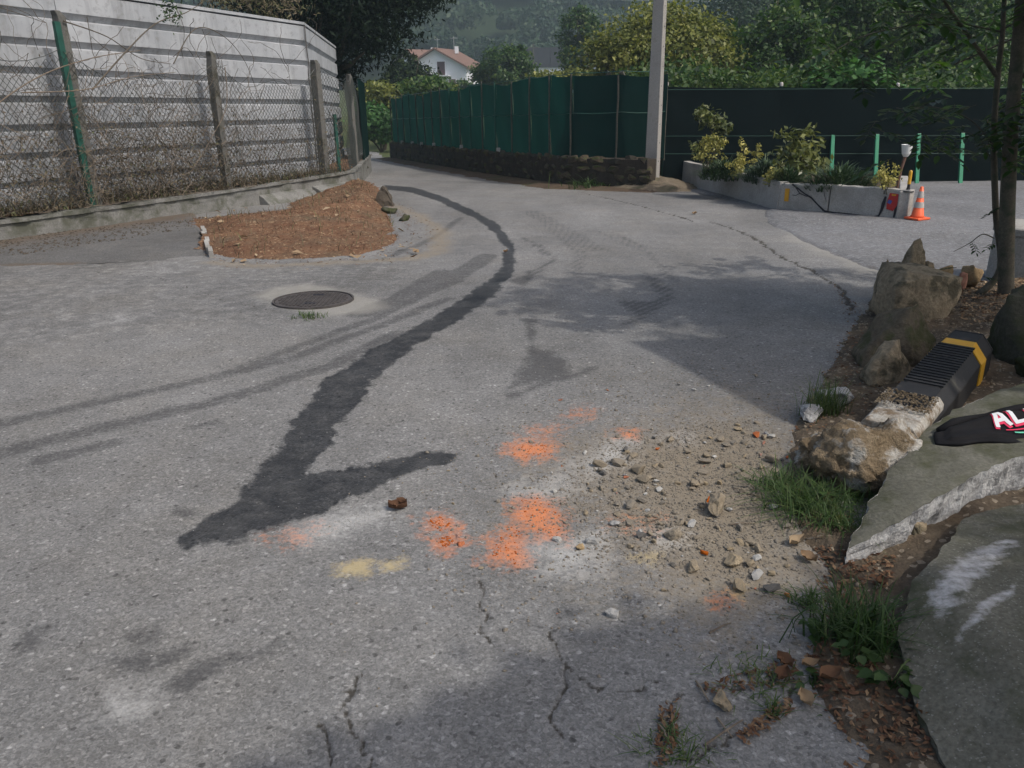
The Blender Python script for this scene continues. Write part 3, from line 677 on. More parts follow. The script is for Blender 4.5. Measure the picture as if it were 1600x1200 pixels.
# soil behind the left kerb
kb_poly = [tuple(kerb(-16, -.02)), tuple(kerb(S_END, -.02)), tuple(K3), tuple(K3 - (3, 0)), tuple(kerb(S_END, -3)), tuple(kerb(-16, -3))]
def wk(y): return wz(y) - .058 + .10 * (np.maximum(0, np.asarray(y) - 10.3) / 7.0) ** 2 * np.where(np.asarray(y) > 17.5, 0, 1) + np.where(np.asarray(y) > 17.5, .10, 0)
def kb_z(X, Y): return .045 + wk(Y) + fbm(X * 3, Y * 3) * .05 + .06
grid_sheet('planting_strip', np.linspace(-17, -2.9, 150), np.linspace(-5, 25, 260), kb_z, M['red_bank'], keep=lambda X, Y: sdf(X, Y, kb_poly) < -.03)
# grassy bank where the road turns out of sight
grid_sheet('grass_bank', np.linspace(-24, -4.5, 60), np.linspace(41, 62, 40), lambda X, Y: gz(Y) - .3 + 1.5 * sstep(41.5, 50, Y + (X + 6) * .9) + fbm(X, Y) * .1, M['grass_field'], keep=lambda X, Y: (Y + (X + 6) * .9 > 40.5))

# ------------------------------------------------------------------ left: kerb wall, white sheet wall, chain-link fence
def v3(p2, z): return np.array([p2[0], p2[1], z])
kw = thing('retaining_wall', 'low weathered concrete retaining wall with cracked coping under the white sheet wall', 'wall', v3(kerb(0), gz(10)))
def kerb_strip(name, off0, off1, zlo, zhi, mat, pts=None, n=120, jag=.0, seed=0, jtop=0.):
    """a wall strip along the kerb line: front at off1, back at off0, bottom zlo, top zhi (functions of y)"""
    line = []
    for s in np.linspace(-16, S_END, n): line.append((kerb(s), WN))
    c0 = kerb(S_END); d2 = K3 - K2; d2 /= np.linalg.norm(d2); n2 = np.array([d2[1], -d2[0]])
    for k in range(1, 9):
        w = k / 8; nn = WN * (1 - w) + n2 * w; nn /= np.linalg.norm(nn); line.append((c0 + (K2 - c0) * w + d2 * w * .5, nn))
    for s in np.linspace(.8, np.linalg.norm(K3 - K2), 14): line.append((K2 + d2 * s, n2))
    V = []; F = []
    for i, (p, nn) in enumerate(line):
        x, y = p; j = float(fbm(np.array(x * 4 + seed), np.array(y * 4))) * jag; jt = float(fbm(np.array(x * 3 + seed), np.array(y * 3 + 9))) * jtop
        a = p + nn * off0; b = p + nn * (off1 + j)
        V += [v3(a, zlo(y)), v3(b, zlo(y)), v3(b, zhi(y) + jt), v3(a, zhi(y) + jt)]
    m = len(line)
    F = [(i * 4 + k, i * 4 + (k + 1) % 4, i * 4 + 4 + (k + 1) % 4, i * 4 + 4 + k) for i in range(m - 1) for k in range(4)] + [(0, 3, 2, 1), tuple((m - 1) * 4 + k for k in range(4))]
    return mk(name, V, F, mat, kw)
kerb_strip('wall_body', -.28, 0.0, lambda y: gz(y) - .7, lambda y: .045 + float(wk(y)), M['concrete_dark'], jag=.012)
kerb_strip('coping', -.30, .035, lambda y: .048 + float(wk(y)), lambda y: .095 + float(wk(y)), M['concrete_dark'], jag=.05, seed=5, jtop=.025, n=240)
# battered buttress at the bend
bt = MB()
P0 = kerb(5.4); P1 = kerb(S_END) + np.array([.05, 0])
for (sa, sb, oa, ob, zt) in ((4.9, 6.4, .10, .34, .12), (6.45, 7.85, .12, .50, .10)):
    a = kerb(sa); b = kerb(sb); za = gz(a[1]) - .1; zb = gz(b[1]) - .1
    V = [v3(a - WN * .05, za), v3(a + WN * ob, za), v3(a + WN * oa, .045 + wz(a[1]) - zt * 1.6), v3(a - WN * .05, .045 + wz(a[1]) - zt),
         v3(b - WN * .05, zb), v3(b + WN * ob, zb), v3(b + WN * oa, .045 + wz(b[1]) - zt * 1.6), v3(b - WN * .05, .045 + wz(b[1]) - zt)]
    q = MB().add(V, [(0, 1, 2, 3), (7, 6, 5, 4), (0, 4, 5, 1), (1, 5, 6, 2), (2, 6, 7, 3), (3, 7, 4, 0)])
    bevel(q.build('buttress', M['concrete_dark'], kw), .015)

# white wall of ribbed sheets
pw = thing('sheet_wall', 'tall pale boundary wall of ribbed metal sheets behind the chain-link fence', 'wall', v3(kerb(0, -.5), 0))
PITCH = .362; NB = 8; Z0 = .0
prof_n = [(-.15, 0), (-.075, 0), (0.0, .085), (0.0, .335), (-.062, PITCH - .002), (-.15, PITCH - .002)]
SA = [kerb(s, -.50) for s in (-16, -9.2, -3.6, 1.9, 7.35)]
SB1 = np.array([-4.50, 22.9]); SB = [SA[-1] + (0, .012), (SA[-1] + SB1) / 2, SB1]
def sheet_run(P, Q, gap=.006):
    d = Q - P; L = np.linalg.norm(d); d /= L; nn = np.array([d[1], -d[0]])
    for k in range(NB):
        m = MB(); z = Z0 + k * PITCH
        n = 9; pts = [P + d * (gap + (L - 2 * gap) * i / (n - 1)) for i in range(n)]
        V = []
        for i, p in enumerate(pts):
            dent = .012 * float(fbm(np.array(p[0] * 1.3 + k * 3), np.array(p[1] * 1.3)))
            for o, zz in prof_n: V.append(v3(p + nn * (o + (dent if o > -.06 else 0)), z + zz + wz(p[1]) + dent * .4))
        q = len(prof_n)
        F = [(i * q + a, i * q + (a + 1) % q, i * q + q + (a + 1) % q, i * q + q + a) for i in range(n - 1) for a in range(q)] + [tuple(range(q))[::-1], tuple((n - 1) * q + a for a in range(q))]
        mk('ribbed_panel', V, F, M['panel'], pw)
    cp = MB(); z = Z0 + NB * PITCH
    A_ = v3(P, z + wz(P[1])); B_ = v3(Q, z + wz(Q[1]))
    cp.sweep([(-.10, .002), (.015, .002), (.015, .05), (-.10, .05)], A_, B_, out=(nn[0], nn[1], 0)).build('cap_rail', M['panel'], pw)
for a, b in zip(SA[:-1], SA[1:]): sheet_run(a, b)
for a, b in zip(SB[:-1], SB[1:]): sheet_run(a, b)
# torn seam where the wall bends
sm = MB(); c = SA[-1] + WN * .02
sm.tube([v3(c + WN * rnd.uniform(-.01, .012) + WD * rnd.uniform(-.02, .02), .25 + wz(17) + i * .24) for i in range(12)], .012, 5)
sm.build('seam_strip', M['debris_dark'], pw)

# chain-link fence on concrete posts
cf = thing('chain_link_fence', 'overgrown chain-link fence on leaning concrete posts standing on the low wall', 'fence', v3(kerb(0, -.14), 0))
FO = -.14
def fpt(s, off=0):                                  # along the fence: round the bend at S_END
    if s <= S_END: return kerb(s, FO + off)
    d2 = (K3 - K2) / np.linalg.norm(K3 - K2); n2 = np.array([d2[1], -d2[0]])
    return kerb(S_END, FO) + d2 * (s - S_END) + n2 * off
def ftop(s):                                        # sagging top edge of the netting
    posts = [-13, -9.5, -5.6, -1.6, 1.62, 4.3, 7.1, 10.2, 14.6]
    h = 2.05
    for a, b in zip(posts[:-1], posts[1:]):
        if a <= s <= b:
            u = (s - a) / (b - a); h = 2.05 - {1.62: .42, 4.3: .62, -1.6: .35}.get(a, .35) * 4 * u * (1 - u) * (.75 + .25 * math.sin(u * 9))
    if 1.62 <= s <= 4.3: h -= .10
    return h
V_, F_ = [], []
DW, DH = .088, .105
s_vals = np.arange(-6.5, 14.4, DW / 2)
for k, s in enumerate(s_vals):
    hmax = ftop(s); n = int(hmax / (DH / 2)); pts = []
    for j in range(n + 1):
        ss = s + DW * .5 * ((j + k) % 2)
        bul = .03 * math.sin(ss * 2.1 + j * .13) + .02 * math.sin(j * .31 + ss)
        p = fpt(ss, .055 + bul); z = .10 + wz(p[1]) - .008 * max(0, p[1] - 12) + j * DH / 2 + .02 * math.sin(ss * 3.3)
        pts.append(np.array([p[0], p[1], z]))
    if n < 2: continue
    P = np.array(pts); r = .0042
    offs = np.array([[r, 0, 0], [-r * .5, r * .87, 0], [-r * .5, -r * .87, 0]])
    VV = (P[:, None, :] + offs[None]).reshape(-1, 3); b0 = len(V_) if isinstance(V_, np.ndarray) else sum(len(v) for v in V_)
    I = np.arange(len(P) - 1)[:, None] * 3 + b0
    for a, b in ((0, 1), (1, 2), (2, 0)): F_.append(np.concatenate([I + a, I + b, I + 3 + b, I + 3 + a], 1))
    V_.append(VV)
net = mk('wire_mesh', np.concatenate(V_), np.concatenate(F_), M['wire'], cf); net['kind'] = 'stuff'
tw = MB(); tw.tube([np.append(fpt(s, .05), .10 + wz(fpt(s)[1]) + ftop(s)) for s in np.arange(-6.5, 14.3, .25)], .005, 4)
tw.build('top_wire', M['wire'], cf)
for s, h, w in ((-5.6, 2.2, .13), (-1.6, 2.3, .13), (1.62, 2.46, .14), (4.3, 2.12, .13), (7.1, 2.12, .16), (10.2, 2.0, .13)):
    p = fpt(s); z = .05 + wz(p[1]); m = MB()
    lx = rnd.uniform(-.03, .03)
    pts = [v3(p, z - .05), v3(p + WD * lx * .5, z + h * .9), v3(p + WD * lx + WN * .02, z + h), v3(p + WD * (lx - .05) + WN * .03, z + h + .07)]
    V = []
    for i, q in enumerate(pts):
        ww = w * (1, .95, .85, .6)[i] / 2
        V += [q + np.append(WD * a * ww + WN * b * ww, 0) for a, b in ((-1, -1), (1, -1), (1, 1), (-1, 1))]
    F = [(i * 4 + k, i * 4 + (k + 1) % 4, i * 4 + 4 + (k + 1) % 4, i * 4 + 4 + k) for i in range(3) for k in range(4)] + [(3, 2, 1, 0), (12, 13, 14, 15)]
    bevel(m.add(V, F).build('concrete_post', M['post'], cf), .012)
p = fpt(1.52, .06); z = .05 + wz(p[1])
g = MB(); g.box(v3(p, z + 1.17), (.085, .05, 2.44), (WD[0], WD[1], 0), (WN[0], WN[1], 0))
g.build('green_post', M['green_paint'], cf)
gq = MB(); q = fpt(7.55, .03); gq.tube([v3(q, .0 + wz(q[1])), v3(q, 1.25 + wz(q[1]))], .04, 8); gq.build('green_post', M['green_paint'], cf)
# green netting tied over the far end of the fence
nn = MB(); V = []; n = 18
for i in range(n):
    s = 11.9 + 2.6 * i / (n - 1); p = fpt(s, .10 + .03 * math.sin(i * 1.3))
    for k in range(9): V.append(v3(p, .08 + wz(p[1]) + 2.0 * k / 8))
nn.add(V, [(i * 9 + k, i * 9 + 9 + k, i * 9 + 10 + k, i * 9 + 1 + k) for i in range(n - 1) for k in range(8)])
nn.build('shade_netting', M['net_green'], cf, smooth=True)

# dead brambles in the fence
def squiggle(p, d, n, step, wob, grav=.0, rng=rnd):
    pts = [np.array(p, float)]; d = np.array(d, float); d /= np.linalg.norm(d)
    for i in range(n):
        d = d + np.array([rng.gauss(0, wob), rng.gauss(0, wob), rng.gauss(0, wob) - grav]); d /= np.linalg.norm(d)
        pts.append(pts[-1] + d * step)
    return pts
WD3 = np.append(WD, 0); WN3 = np.append(WN, 0)
def fence_pt(s, off, h): p = fpt(s, off); return v3(p, .1 + wz(p[1]) + h)
vm = MB()
for i in range(760):
    s = rnd.choice([rnd.uniform(-6, 7.6), rnd.gauss(3.4, .8), rnd.gauss(2.0, .9), rnd.gauss(-1, 1.4), rnd.gauss(5, 1.4)]); s = max(-6, min(7.8, s))
    h = abs(rnd.gauss(0, .85)); h = min(h, 2.0)
    pts = squiggle(fence_pt(s, rnd.uniform(-.05, .14), h), WD3 * rnd.uniform(-1, 1) + np.array([0, 0, rnd.uniform(-.5, 1)]) + WN3 * .08, rnd.randint(5, 12), rnd.uniform(.06, .13), .28, .03)
    pts = [q - WN3 * max(0, (q - np.append(fpt(s), 0)).dot(WN3) - .28) - WN3 * min(0, (q - np.append(fpt(s), 0)).dot(WN3) + .2) for q in pts]
    pts = [q + np.array([0, 0, max(0, .08 + wz(q[1]) - q[2])]) for q in pts]
    vm.tube(pts, [rnd.uniform(.0025, .005)] * len(pts), 3, False)
o = vm.build('dead_bramble', M['twig_dark'], None, v3(kerb(0, -.1), .1)); tag(o, 'tangle of dead grey brambles woven through the chain-link fence', 'brambles', None, 'stuff')
vm = MB()
for i in range(340):
    s = rnd.choice([rnd.uniform(-6, 7.6), rnd.gauss(-1.2, 1.0), rnd.gauss(3.3, .9), rnd.gauss(1.8, .7)]); s = max(-6, min(7.8, s)); h = min(abs(rnd.gauss(.2, .7)), 2.1)
    pts = squiggle(fence_pt(s, rnd.uniform(.02, .2), h), WD3 * rnd.uniform(-1, 1) + np.array([0, 0, rnd.uniform(-.8, .8)]), rnd.randint(5, 14), rnd.uniform(.05, .12), .3, .02)
    pts = [q - WN3 * max(0, (q - np.append(fpt(s), 0)).dot(WN3) - .30) - WN3 * min(0, (q - np.append(fpt(s), 0)).dot(WN3) + .2) for q in pts]
    pts = [q + np.array([0, 0, max(0, .08 + wz(q[1]) - q[2])]) for q in pts]
    vm.tube(pts, [rnd.uniform(.002, .0045)] * len(pts), 3, False)
o = vm.build('dry_vine', M['twig'], None, v3(kerb(0, -.1), .1)); tag(o, 'pale dry vine stems hanging over the chain-link fence', 'vines', None, 'stuff')
def arc(name, label, pts2, r, mat):
    """a long cane given by (along the fence, height, out) stations"""
    P = [fence_pt(s + .7, o_, h) for s, h, o_ in pts2]; Q = []
    for i in range(len(P) - 1):
        p0 = P[max(i - 1, 0)]; p1 = P[i]; p2 = P[i + 1]; p3 = P[min(i + 2, len(P) - 1)]
        for k in range(6):
            t = k / 6; Q.append(.5 * (2 * p1 + (p2 - p0) * t + (2 * p0 - 5 * p1 + 4 * p2 - p3) * t * t + (3 * p1 - p0 - 3 * p2 + p3) * t ** 3))
    Q.append(P[-1]); m = MB(); m.tube(Q, list(np.linspace(r, r * .4, len(Q))), 5)
    return tag(m.build(name, mat, None, P[0]), label, 'vine cane')
arc('vine_cane', 'long pale bare cane rising slantwise across the green fence post', [(-1.2, .5, .2), (-.6, 1.15, .24), (.2, 1.62, .26), (1.1, 1.9, .24), (2.0, 2.05, .2)], .012, M['twig'])
arc('vine_cane', 'pale cane crossing the fence level beside the tall concrete post', [(.0, 1.45, .22), (.9, 1.5, .26), (1.7, 1.68, .24), (2.6, 1.78, .22)], .009, M['twig'])
arc('vine_cane', 'dark arching cane with a green sprig at the top of the fence', [(1.1, 1.5, .15), (1.7, 2.0, .22), (2.3, 2.42, .26), (2.9, 2.62, .28), (3.3, 2.8, .26)], .013, M['twig_dark'])
arc('vine_cane', 'dark bow-shaped cane drooping from the tall post towards the bend', [(.9, 2.35, .1), (1.5, 2.2, .16), (2.0, 1.95, .18), (2.6, 1.9, .15)], .010, M['twig_dark'])
arc('vine_cane', 'thin dark cane arching over the middle post of the fence', [(2.6, 1.9, .2), (3.1, 2.42, .25), (3.7, 2.36, .25), (4.2, 2.0, .2), (4.5, 1.4, .16)], .009, M['twig_dark'])
arc('vine_cane', 'dark looping cane standing above the left end of the fence', [(-1.6, 1.8, .1), (-1.0, 2.3, .15), (-.3, 2.45, .16), (.6, 2.3, .14)], .010, M['twig_dark'])
arc('vine_cane', 'pale drooping cane hanging down beside the middle post', [(3.7, 1.9, .2), (3.55, 1.3, .26), (3.1, .8, .26), (2.6, .3, .22)], .008, M['twig'])
C = fence_pt(3.35, .26, 2.6) + rs.normal(size=(150, 3)) * [.07, .09, .11]
V, F = leaf_quads(C, .06, .4, .4); tag(mk('green_sprig', V, F, M['lf_juniper'], None, C.mean(0), tint=rs.rand(150)), 'small green sprig on the bramble above the fence', 'sprig', None, 'stuff')
# dead leaves caught in it, weeds at its foot
n = 8500; s = np.concatenate([rs.uniform(-6, 7.7, n // 2), rs.normal(3.2, 1.3, n // 4), rs.normal(0, 2, n - n // 2 - n // 4)]).clip(-6, 7.7); h = np.abs(rs.normal(0, .55, n)).clip(0, 1.95)
C = np.array([fence_pt(a, b, c_) for a, b, c_ in zip(s, rs.uniform(-.1, .2, n), h)])
V, F = leaf_quads(C, .05, .2, .4); o = mk('bramble_leaves', V, F, M['lf_dead'], None, C.mean(0), tint=np.clip(.35 + rs.normal(size=n) * .25, 0, 1)); tag(o, 'dead and dying leaves caught in the brambles of the fence', 'leaves', None, 'stuff')
def blades(C, h, lean, w, mat, name, origin, tint, parent=None, seg=2, dirs=None):
    """curved grass blades rooted at C"""
    n = len(C); a = rs.uniform(0, 2 * math.pi, n); d = np.stack([np.cos(a), np.sin(a), np.zeros(n)], 1)
    if dirs is not None: d = d * .6 + dirs; d /= np.linalg.norm(d, axis=1, keepdims=True) + 1e-6
    sd = np.stack([-d[:, 1], d[:, 0], np.zeros(n)], 1); hh = (h * rs.uniform(.45, 1.25, n))[:, None]; ln = (lean * rs.uniform(.2, 1.4, n))[:, None]
    ww = (w * rs.uniform(.6, 1.3, n))[:, None]; rows = []
    for k, u in enumerate((0, .45, .8, 1.0)):
        c = C + d * hh * ln * u * u + np.array([0, 0, 1.0]) * hh * (u - .35 * ln * u * u)
        wk = ww * (1, .9, .55, .08)[k] * .5; rows += [c - sd * wk, c + sd * wk]
    V = np.stack(rows, 1).reshape(-1, 3); I = np.arange(n)[:, None] * 8
    F = np.concatenate([np.concatenate([I + 2 * k, I + 2 * k + 1, I + 2 * k + 3, I + 2 * k + 2], 1) for k in range(3)], 0)
    return mk(name, V, F, mat, parent, origin, tint=np.tile(tint, 3))
n = 4200; s = rs.uniform(-6, 7.8, n)
C = np.array([fence_pt(a, b, -.04) for a, b in zip(s, rs.uniform(-.28, .12, n))])
o = blades(C, .22, .8, .012, M['lf_dead'], 'dry_weeds', C.mean(0), np.clip(.5 + rs.normal(size=n) * .3, 0, 1)); tag(o, 'dry weeds growing along the foot of the chain-link fence', 'weeds', None, 'stuff')

# ------------------------------------------------------------------ needle litter, leaves and small stones on the bank
def scatter_on(zf, poly, n, margin=.0, rng=rs):
    P = np.array([p[:2] for p in poly]); lo = P.min(0); hi = P.max(0); out = []
    while len(out) < n:
        q = rng.uniform(lo, hi, (n * 2, 2)); k = sdf(q[:, 0], q[:, 1], poly) < -margin; out += list(q[k])
    q = np.array(out[:n]); return np.column_stack([q, zf(q[:, 0], q[:, 1])])
C = scatter_on(bank_z, bank_poly, 9000); C[:, 2] += .012
V, F = leaf_quads(C, .034, 1.6, .25); o = mk('leaf_litter', V, F, M['lf_dry'], None, C.mean(0), tint=np.clip(.28 + rs.normal(size=len(C)) * .22, 0, 1)); tag(o, 'reddish needles and dead leaves covering the earth bank', 'leaf litter', None, 'stuff')
C = np.concatenate([scatter_on(bank_z, bank_poly, 34), scatter_on(bank_z, [tuple(p) for p in GP([(330, 414), (660, 410), (650, 385), (560, 396), (420, 402)])], 12, -.05)])
C[:, 2] = np.maximum(bank_z(C[:, 0], C[:, 1]), gz(C[:, 1]) + .0) + .022
V, F = leaf_quads(C, .10, 1.5, .6); o = mk('fallen_leaves', V, F, M['lf_dry'], None, C.mean(0), tint=np.clip(.8 + rs.normal(size=len(C)) * .15, 0, 1)); tag(o, 'large pale dead leaves scattered on the reddish bank', 'leaves', None, 'stuff')
foot_ring = [tuple(p[:2]) for p in GP([(320, 398), (330, 418), (430, 426), (570, 420), (655, 404), (700, 384), (680, 345), (620, 312), (604, 322), (628, 350), (642, 374), (610, 390), (560, 402), (500, 407), (420, 409), (350, 406)])]
C = scatter_on(lambda x, y: road_flat(x, y), foot_ring, 900); k_ = rs.rand(900) < np.exp(-seg_dist(C[:, 0], C[:, 1], [p[:2] for p in MOUND_FOOT]) / .22); C = C[k_]; C[:, 2] += .008
V, F = leaf_quads(C, .036, 1.7, .28); o = mk('spilled_litter', V, F, M['lf_dry'], None, C.mean(0), tint=np.clip(.35 + rs.normal(size=len(C)) * .25, 0, 1)); tag(o, 'needles and leaf bits spilled from the bank onto the road', 'leaf litter', None, 'stuff')
n = 420; C = scatter_on(bank_z, bank_poly, n, .1)
o = blades(C, .16, 1.0, .008, M['lf_dead'], 'dry_grass', C.mean(0), np.clip(.65 + rs.normal(size=n) * .2, 0, 1)); tag(o, 'sparse dry grass on the reddish bank', 'grass', None, 'stuff')
c = G(601, 322); o = rock('pointed_stone', 'dark pointed stone standing at the right end of the reddish bank', 'stone', c + (0, 0, .12), [(-.15, -.1, -.14), (.17, -.1, -.14), (.16, .12, -.14), (-.14, .12, -.14), (-.05, 0, .20), (.0, .03, .21), (.04, -.02, .15), (-.13, -.05, .06), (.13, -.06, .0), (.12, .06, .06)], M['mossy_dark'], seed=4, disp=.03, soft=.05, flat=True)
for i, (px, py, w, lab) in enumerate(((608, 333, .34, 'flat dark slab lying at the edge of the road below the bend'), (632, 345, .22, 'small flat dark stone on the needle bank near the road'), (572, 275, .30, 'dark stone lying against the end of the low wall'))):
    c = G(px, py); c[2] = max(float(bank_z(np.array([c[0]]), np.array([c[1]]))[0]), c[2]) + .04
    rock('flat_stone', lab, 'stone', c, rock_pts(w, w * .6, .14, 30 + i), M['boulder_dark'], seed=i, rot=i)

# ------------------------------------------------------------------ manhole
c = G(490, 470); c[2] += .012
mh = thing('manhole', 'round worn iron manhole cover sunk in a pale cement collar', 'manhole', c)
def disc_sheet(name, c, fn, mat, parent, nr=10, na=64, r0=0.0):
    V = []; 
    for i in range(nr + 1):
        for k in range(na):
            a = 2 * math.pi * k / na; R = fn(a); r = r0 + (R - r0) * i / nr; x = c[0] + r * math.cos(a); y = c[1] + r * math.sin(a)
            V.append((x, y, float(gz(y)) + c[2] - float(gz(c[1])) - .05 * max(0, (r - .35)) ** 1 * (1 if i == nr else .12)))
    F = [(i * na + k, i * na + (k + 1) % na, i * na + na + (k + 1) % na, i * na + na + k) for i in range(nr) for k in range(na)]
    return mk(name, V, F, mat, parent)
_unused = lambda: disc_sheet('cement_collar', c + (0, 0, .006), lambda a: .50 + .10 * math.cos(a - .2) + .08 * math.cos(2 * a + .5) + .03 * math.sin(5 * a) + .02 * math.sin(9 * a), M['collar'], mh, r0=.325)
m = MB(); ty = -.04                                            # lies with the fall of the road
def tilt(V): return [(x, y, z + (y - c[1]) * ty) for x, y, z in V]
m.lathe((c[0], c[1], c[2]), [(.31, -.03), (.31, .006), (.325, .006), (.325, -.03)], 48, False); m.V = tilt(m.V); m.build('frame_ring', M['iron'], mh)
m = MB(); m.lathe((c[0], c[1], c[2]), [(.0005, -.03), (.302, -.03), (.302, .000), (.0005, .004)], 48, False)
m.V = tilt(m.V); cover = m.build('cover', M['iron'], mh)
st = MB()
for i in range(-8, 9):
    for j in range(-8, 9):
        x, y = i * .033, j * .033
        if x * x + y * y < .27 ** 2 and not (abs(x) < .06 and abs(abs(y) - .16) < .03):
            st.box((c[0] + x, c[1] + y, c[2] + .005), (.020, .020, .007))
st.V = tilt(st.V); st.build('tread_stud', M['iron'], cover)
for sy in (-.16, .16):
    st = MB(); st.box((c[0] + .01, c[1] + sy, c[2] + .004), (.09, .03, .006)); st.V = tilt(st.V); st.build('lifting_slot', M['paint_black'], cover)

# ------------------------------------------------------------------ stone wall and green netting fence
sw = thing('stone_wall', 'low dark rubble stone wall below the green netting fence along the road', 'wall', v3(RW_PTS[2], gz(21)))
SWH = .62
def along(pts, s):
    for a, b in zip(pts[:-1], pts[1:]):
        L = np.linalg.norm(b - a)
        if s <= L + 1e-6 or b is pts[-1]: d = (b - a) / L; return a + d * s, d
        s -= L
RL = sum(np.linalg.norm(b - a) for a, b in zip(RW_PTS[:-1], RW_PTS[1:]))
m = MB(); V = []
for i in range(41):
    p, d = along(RW_PTS, RL * i / 40); nr = np.array([-d[1], d[0]]) * -1
    nr = nr if nr[0] < 0 else -nr
    zb = gz(p[1]) - .2; zt = gz(p[1]) + SWH - .03
    V += [v3(p - nr * .06, zb), v3(p - nr * .40, zb), v3(p - nr * .40, zt), v3(p - nr * .06, zt)]
m.add(V, [(i * 4 + k, i * 4 + 4 + k, i * 4 + 4 + (k + 1) % 4, i * 4 + (k + 1) % 4) for i in range(40) for k in range(4)] + [(0, 1, 2, 3), (163, 162, 161, 160)])
m.build('wall_core', M['mortar'], sw)
stone_me = [hull_mesh('wall_stone', rock_pts(1, 1, 1, 50 + i, 16), M['wall_stone'], 1, .04, i, .05, soft=.05, flat=True) for i in range(8)]
s = 0.0; cnt = 0
rows = [0, .155, .31, .47]
for r_i, z0 in enumerate(rows):
    s = rnd.uniform(0, .1)
    while s < RL - .1 and cnt < 296:
        w = rnd.uniform(.22, .42); p, d = along(RW_PTS, s + w / 2); nr = np.array([-d[1], d[0]]); nr = nr if nr[0] < 0 else -nr
        o = bpy.data.objects.new('stone', stone_me[cnt % 8]); COL.objects.link(o); o.parent = sw
        zz = gz(p[1]) + z0 + .075 + rnd.uniform(-.015, .015) + (.02 if r_i == 3 else 0)
        o.location = Vector(tuple(v3(p - nr * (.10 + rnd.uniform(-.025, .025)), zz))) - sw.location
        o.rotation_euler = (rnd.uniform(-.15, .15), rnd.uniform(-.15, .15), math.atan2(d[1], d[0]) + rnd.choice([0, math.pi]))
        o.scale = (w * 1.08, .17, rnd.uniform(.15, .21)); s += w; cnt += 1
gf = thing('netting_fence', 'long fence of dark green shade netting on stakes above the stone wall', 'fence', v3(RW_PTS[2] + (.2, .1), gz(21) + .6))
FPTS = [p + np.array([.22, .10]) for p in RW_PTS[:4]] + [np.array([2.3, 17.45]), np.array([3.28, 17.55])]
FL = sum(np.linalg.norm(b - a) for a, b in zip(FPTS[:-1], FPTS[1:]))
def fence_h(y): return 1.72 + .05 * math.sin(y * 1.7)
npost = 19; stations = [FL * i / (npost - 1) for i in range(npost)]
for i, s in enumerate(stations):
    p, d = along(FPTS, s); nr = np.array([-d[1], d[0]]); nr = nr if nr[0] < 0 else -nr
    zb = gz(p[1]) + .52; h = fence_h(p[1]) + rnd.uniform(.02, .10); m = MB()
    green = i in (3, 8, 10, 12)
    w = [v3(p + nr * (.045 + rnd.uniform(-.006, .006)) + d * (rnd.uniform(-.012, .012)), zb + h * k / 4) for k in range(5)]
    m.tube(w, .020 if green else .021, 6); m.build('stake', M['green_paint'] if green else M['wood_stake'], gf)
for i in range(npost - 1):
    V = []; nu, nv = 9, 8
    for a in range(nu):
        u = a / (nu - 1); p, d = along(FPTS, stations[i] + (stations[i + 1] - stations[i]) * u); nr = np.array([-d[1], d[0]]); nr = nr if nr[0] < 0 else -nr
        for b in range(nv):
            v = b / (nv - 1); bul = .035 * math.sin(math.pi * u) * math.sin(v * 5 + i) + .012 * math.sin(u * 9 + v * 7 + i * 2)
            V.append(v3(p + nr * bul, gz(p[1]) + .56 + (fence_h(p[1]) - .05 * math.sin(math.pi * u) * (.6 + .4 * math.sin(i * 2.3))) * v))
    mk('net_panel', V, [(a * nv + b, a * nv + nv + b, a * nv + nv + b + 1, a * nv + b + 1) for a in range(nu - 1) for b in range(nv - 1)], M['net_green'], gf, smooth=True)
for hh in (.95, 1.74):
    m = MB(); m.tube([v3(along(FPTS, FL * k / 60)[0] + (-.03, -.03), gz(along(FPTS, FL * k / 60)[0][1]) + .56 + hh - .03 * abs(math.sin(k * .94))) for k in range(61)], .008, 4); m.build('rail_wire', M['green_paint'], gf)
for px, lean in ((2.1, -.75), (2.35, .8)):
    m = MB(); yb = 17.75; z = gz(yb) + .55; m.tube([(px + lean, yb + .35, z), (px, yb, z + 1.75)], .05, 6); m.build('raking_prop', M['wood_stake'], gf)
for i, s in enumerate((2.0, 3.6, 4.9, 6.5, 9.5, 12.6)):
    p, d = along(FPTS, s); nr = np.array([-d[1], d[0]]); nr = nr if nr[0] < 0 else -nr
    m = MB(); m.box(v3(p + nr * .12, gz(p[1]) + .66), (.10, .10, .12)); bevel(m.build('post_block', M['concrete'], gf), .02)

# concrete pole
up_ = thing('utility_pole', 'tapering grey concrete utility pole with small holes between the netting fence and the planter', 'utility pole', (PB[0], PB[1], -.35))
pz = -.45; ph = 8.2
ang = math.radians(58)
ax = np.array([math.cos(ang), math.sin(ang), 0]); ay = np.array([-math.sin(ang), math.cos(ang), 0])
def ring(z, w, d): c = np.array([PB[0], PB[1], z]); return [c + ax * a * w / 2 + ay * b * d / 2 for a, b in ((-1, -1), (1, -1), (1, 1), (-1, 1))]
V = ring(pz, .19, .26) + ring(pz + ph, .13, .17)
m = MB().add(V, [(3, 2, 1, 0), (4, 5, 6, 7)] + [(k, (k + 1) % 4, 4 + (k + 1) % 4, 4 + k) for k in range(4)])
sh = bevel(m.build('shaft', M['concrete_pole'], up_), .012)
for k in range(15):
    z = pz + .45 + k * .36; f = (z - pz) / ph; w = .26 - .09 * f
    c = np.array([PB[0], PB[1], z]) - ay * (w / 2 - .002) + ax * (.02 if k % 2 else -.015); m = MB(); m.tube([c + ay * .03, c - ay * .003], .014, 8); m.build('bolt_hole', M['paint_black'], sh)
m = MB(); m.box((PB[0], PB[1], 3.2), (.24, .30, .09), ax, ay); bevel(m.build('collar_band', M['concrete_pole'], up_), .01)
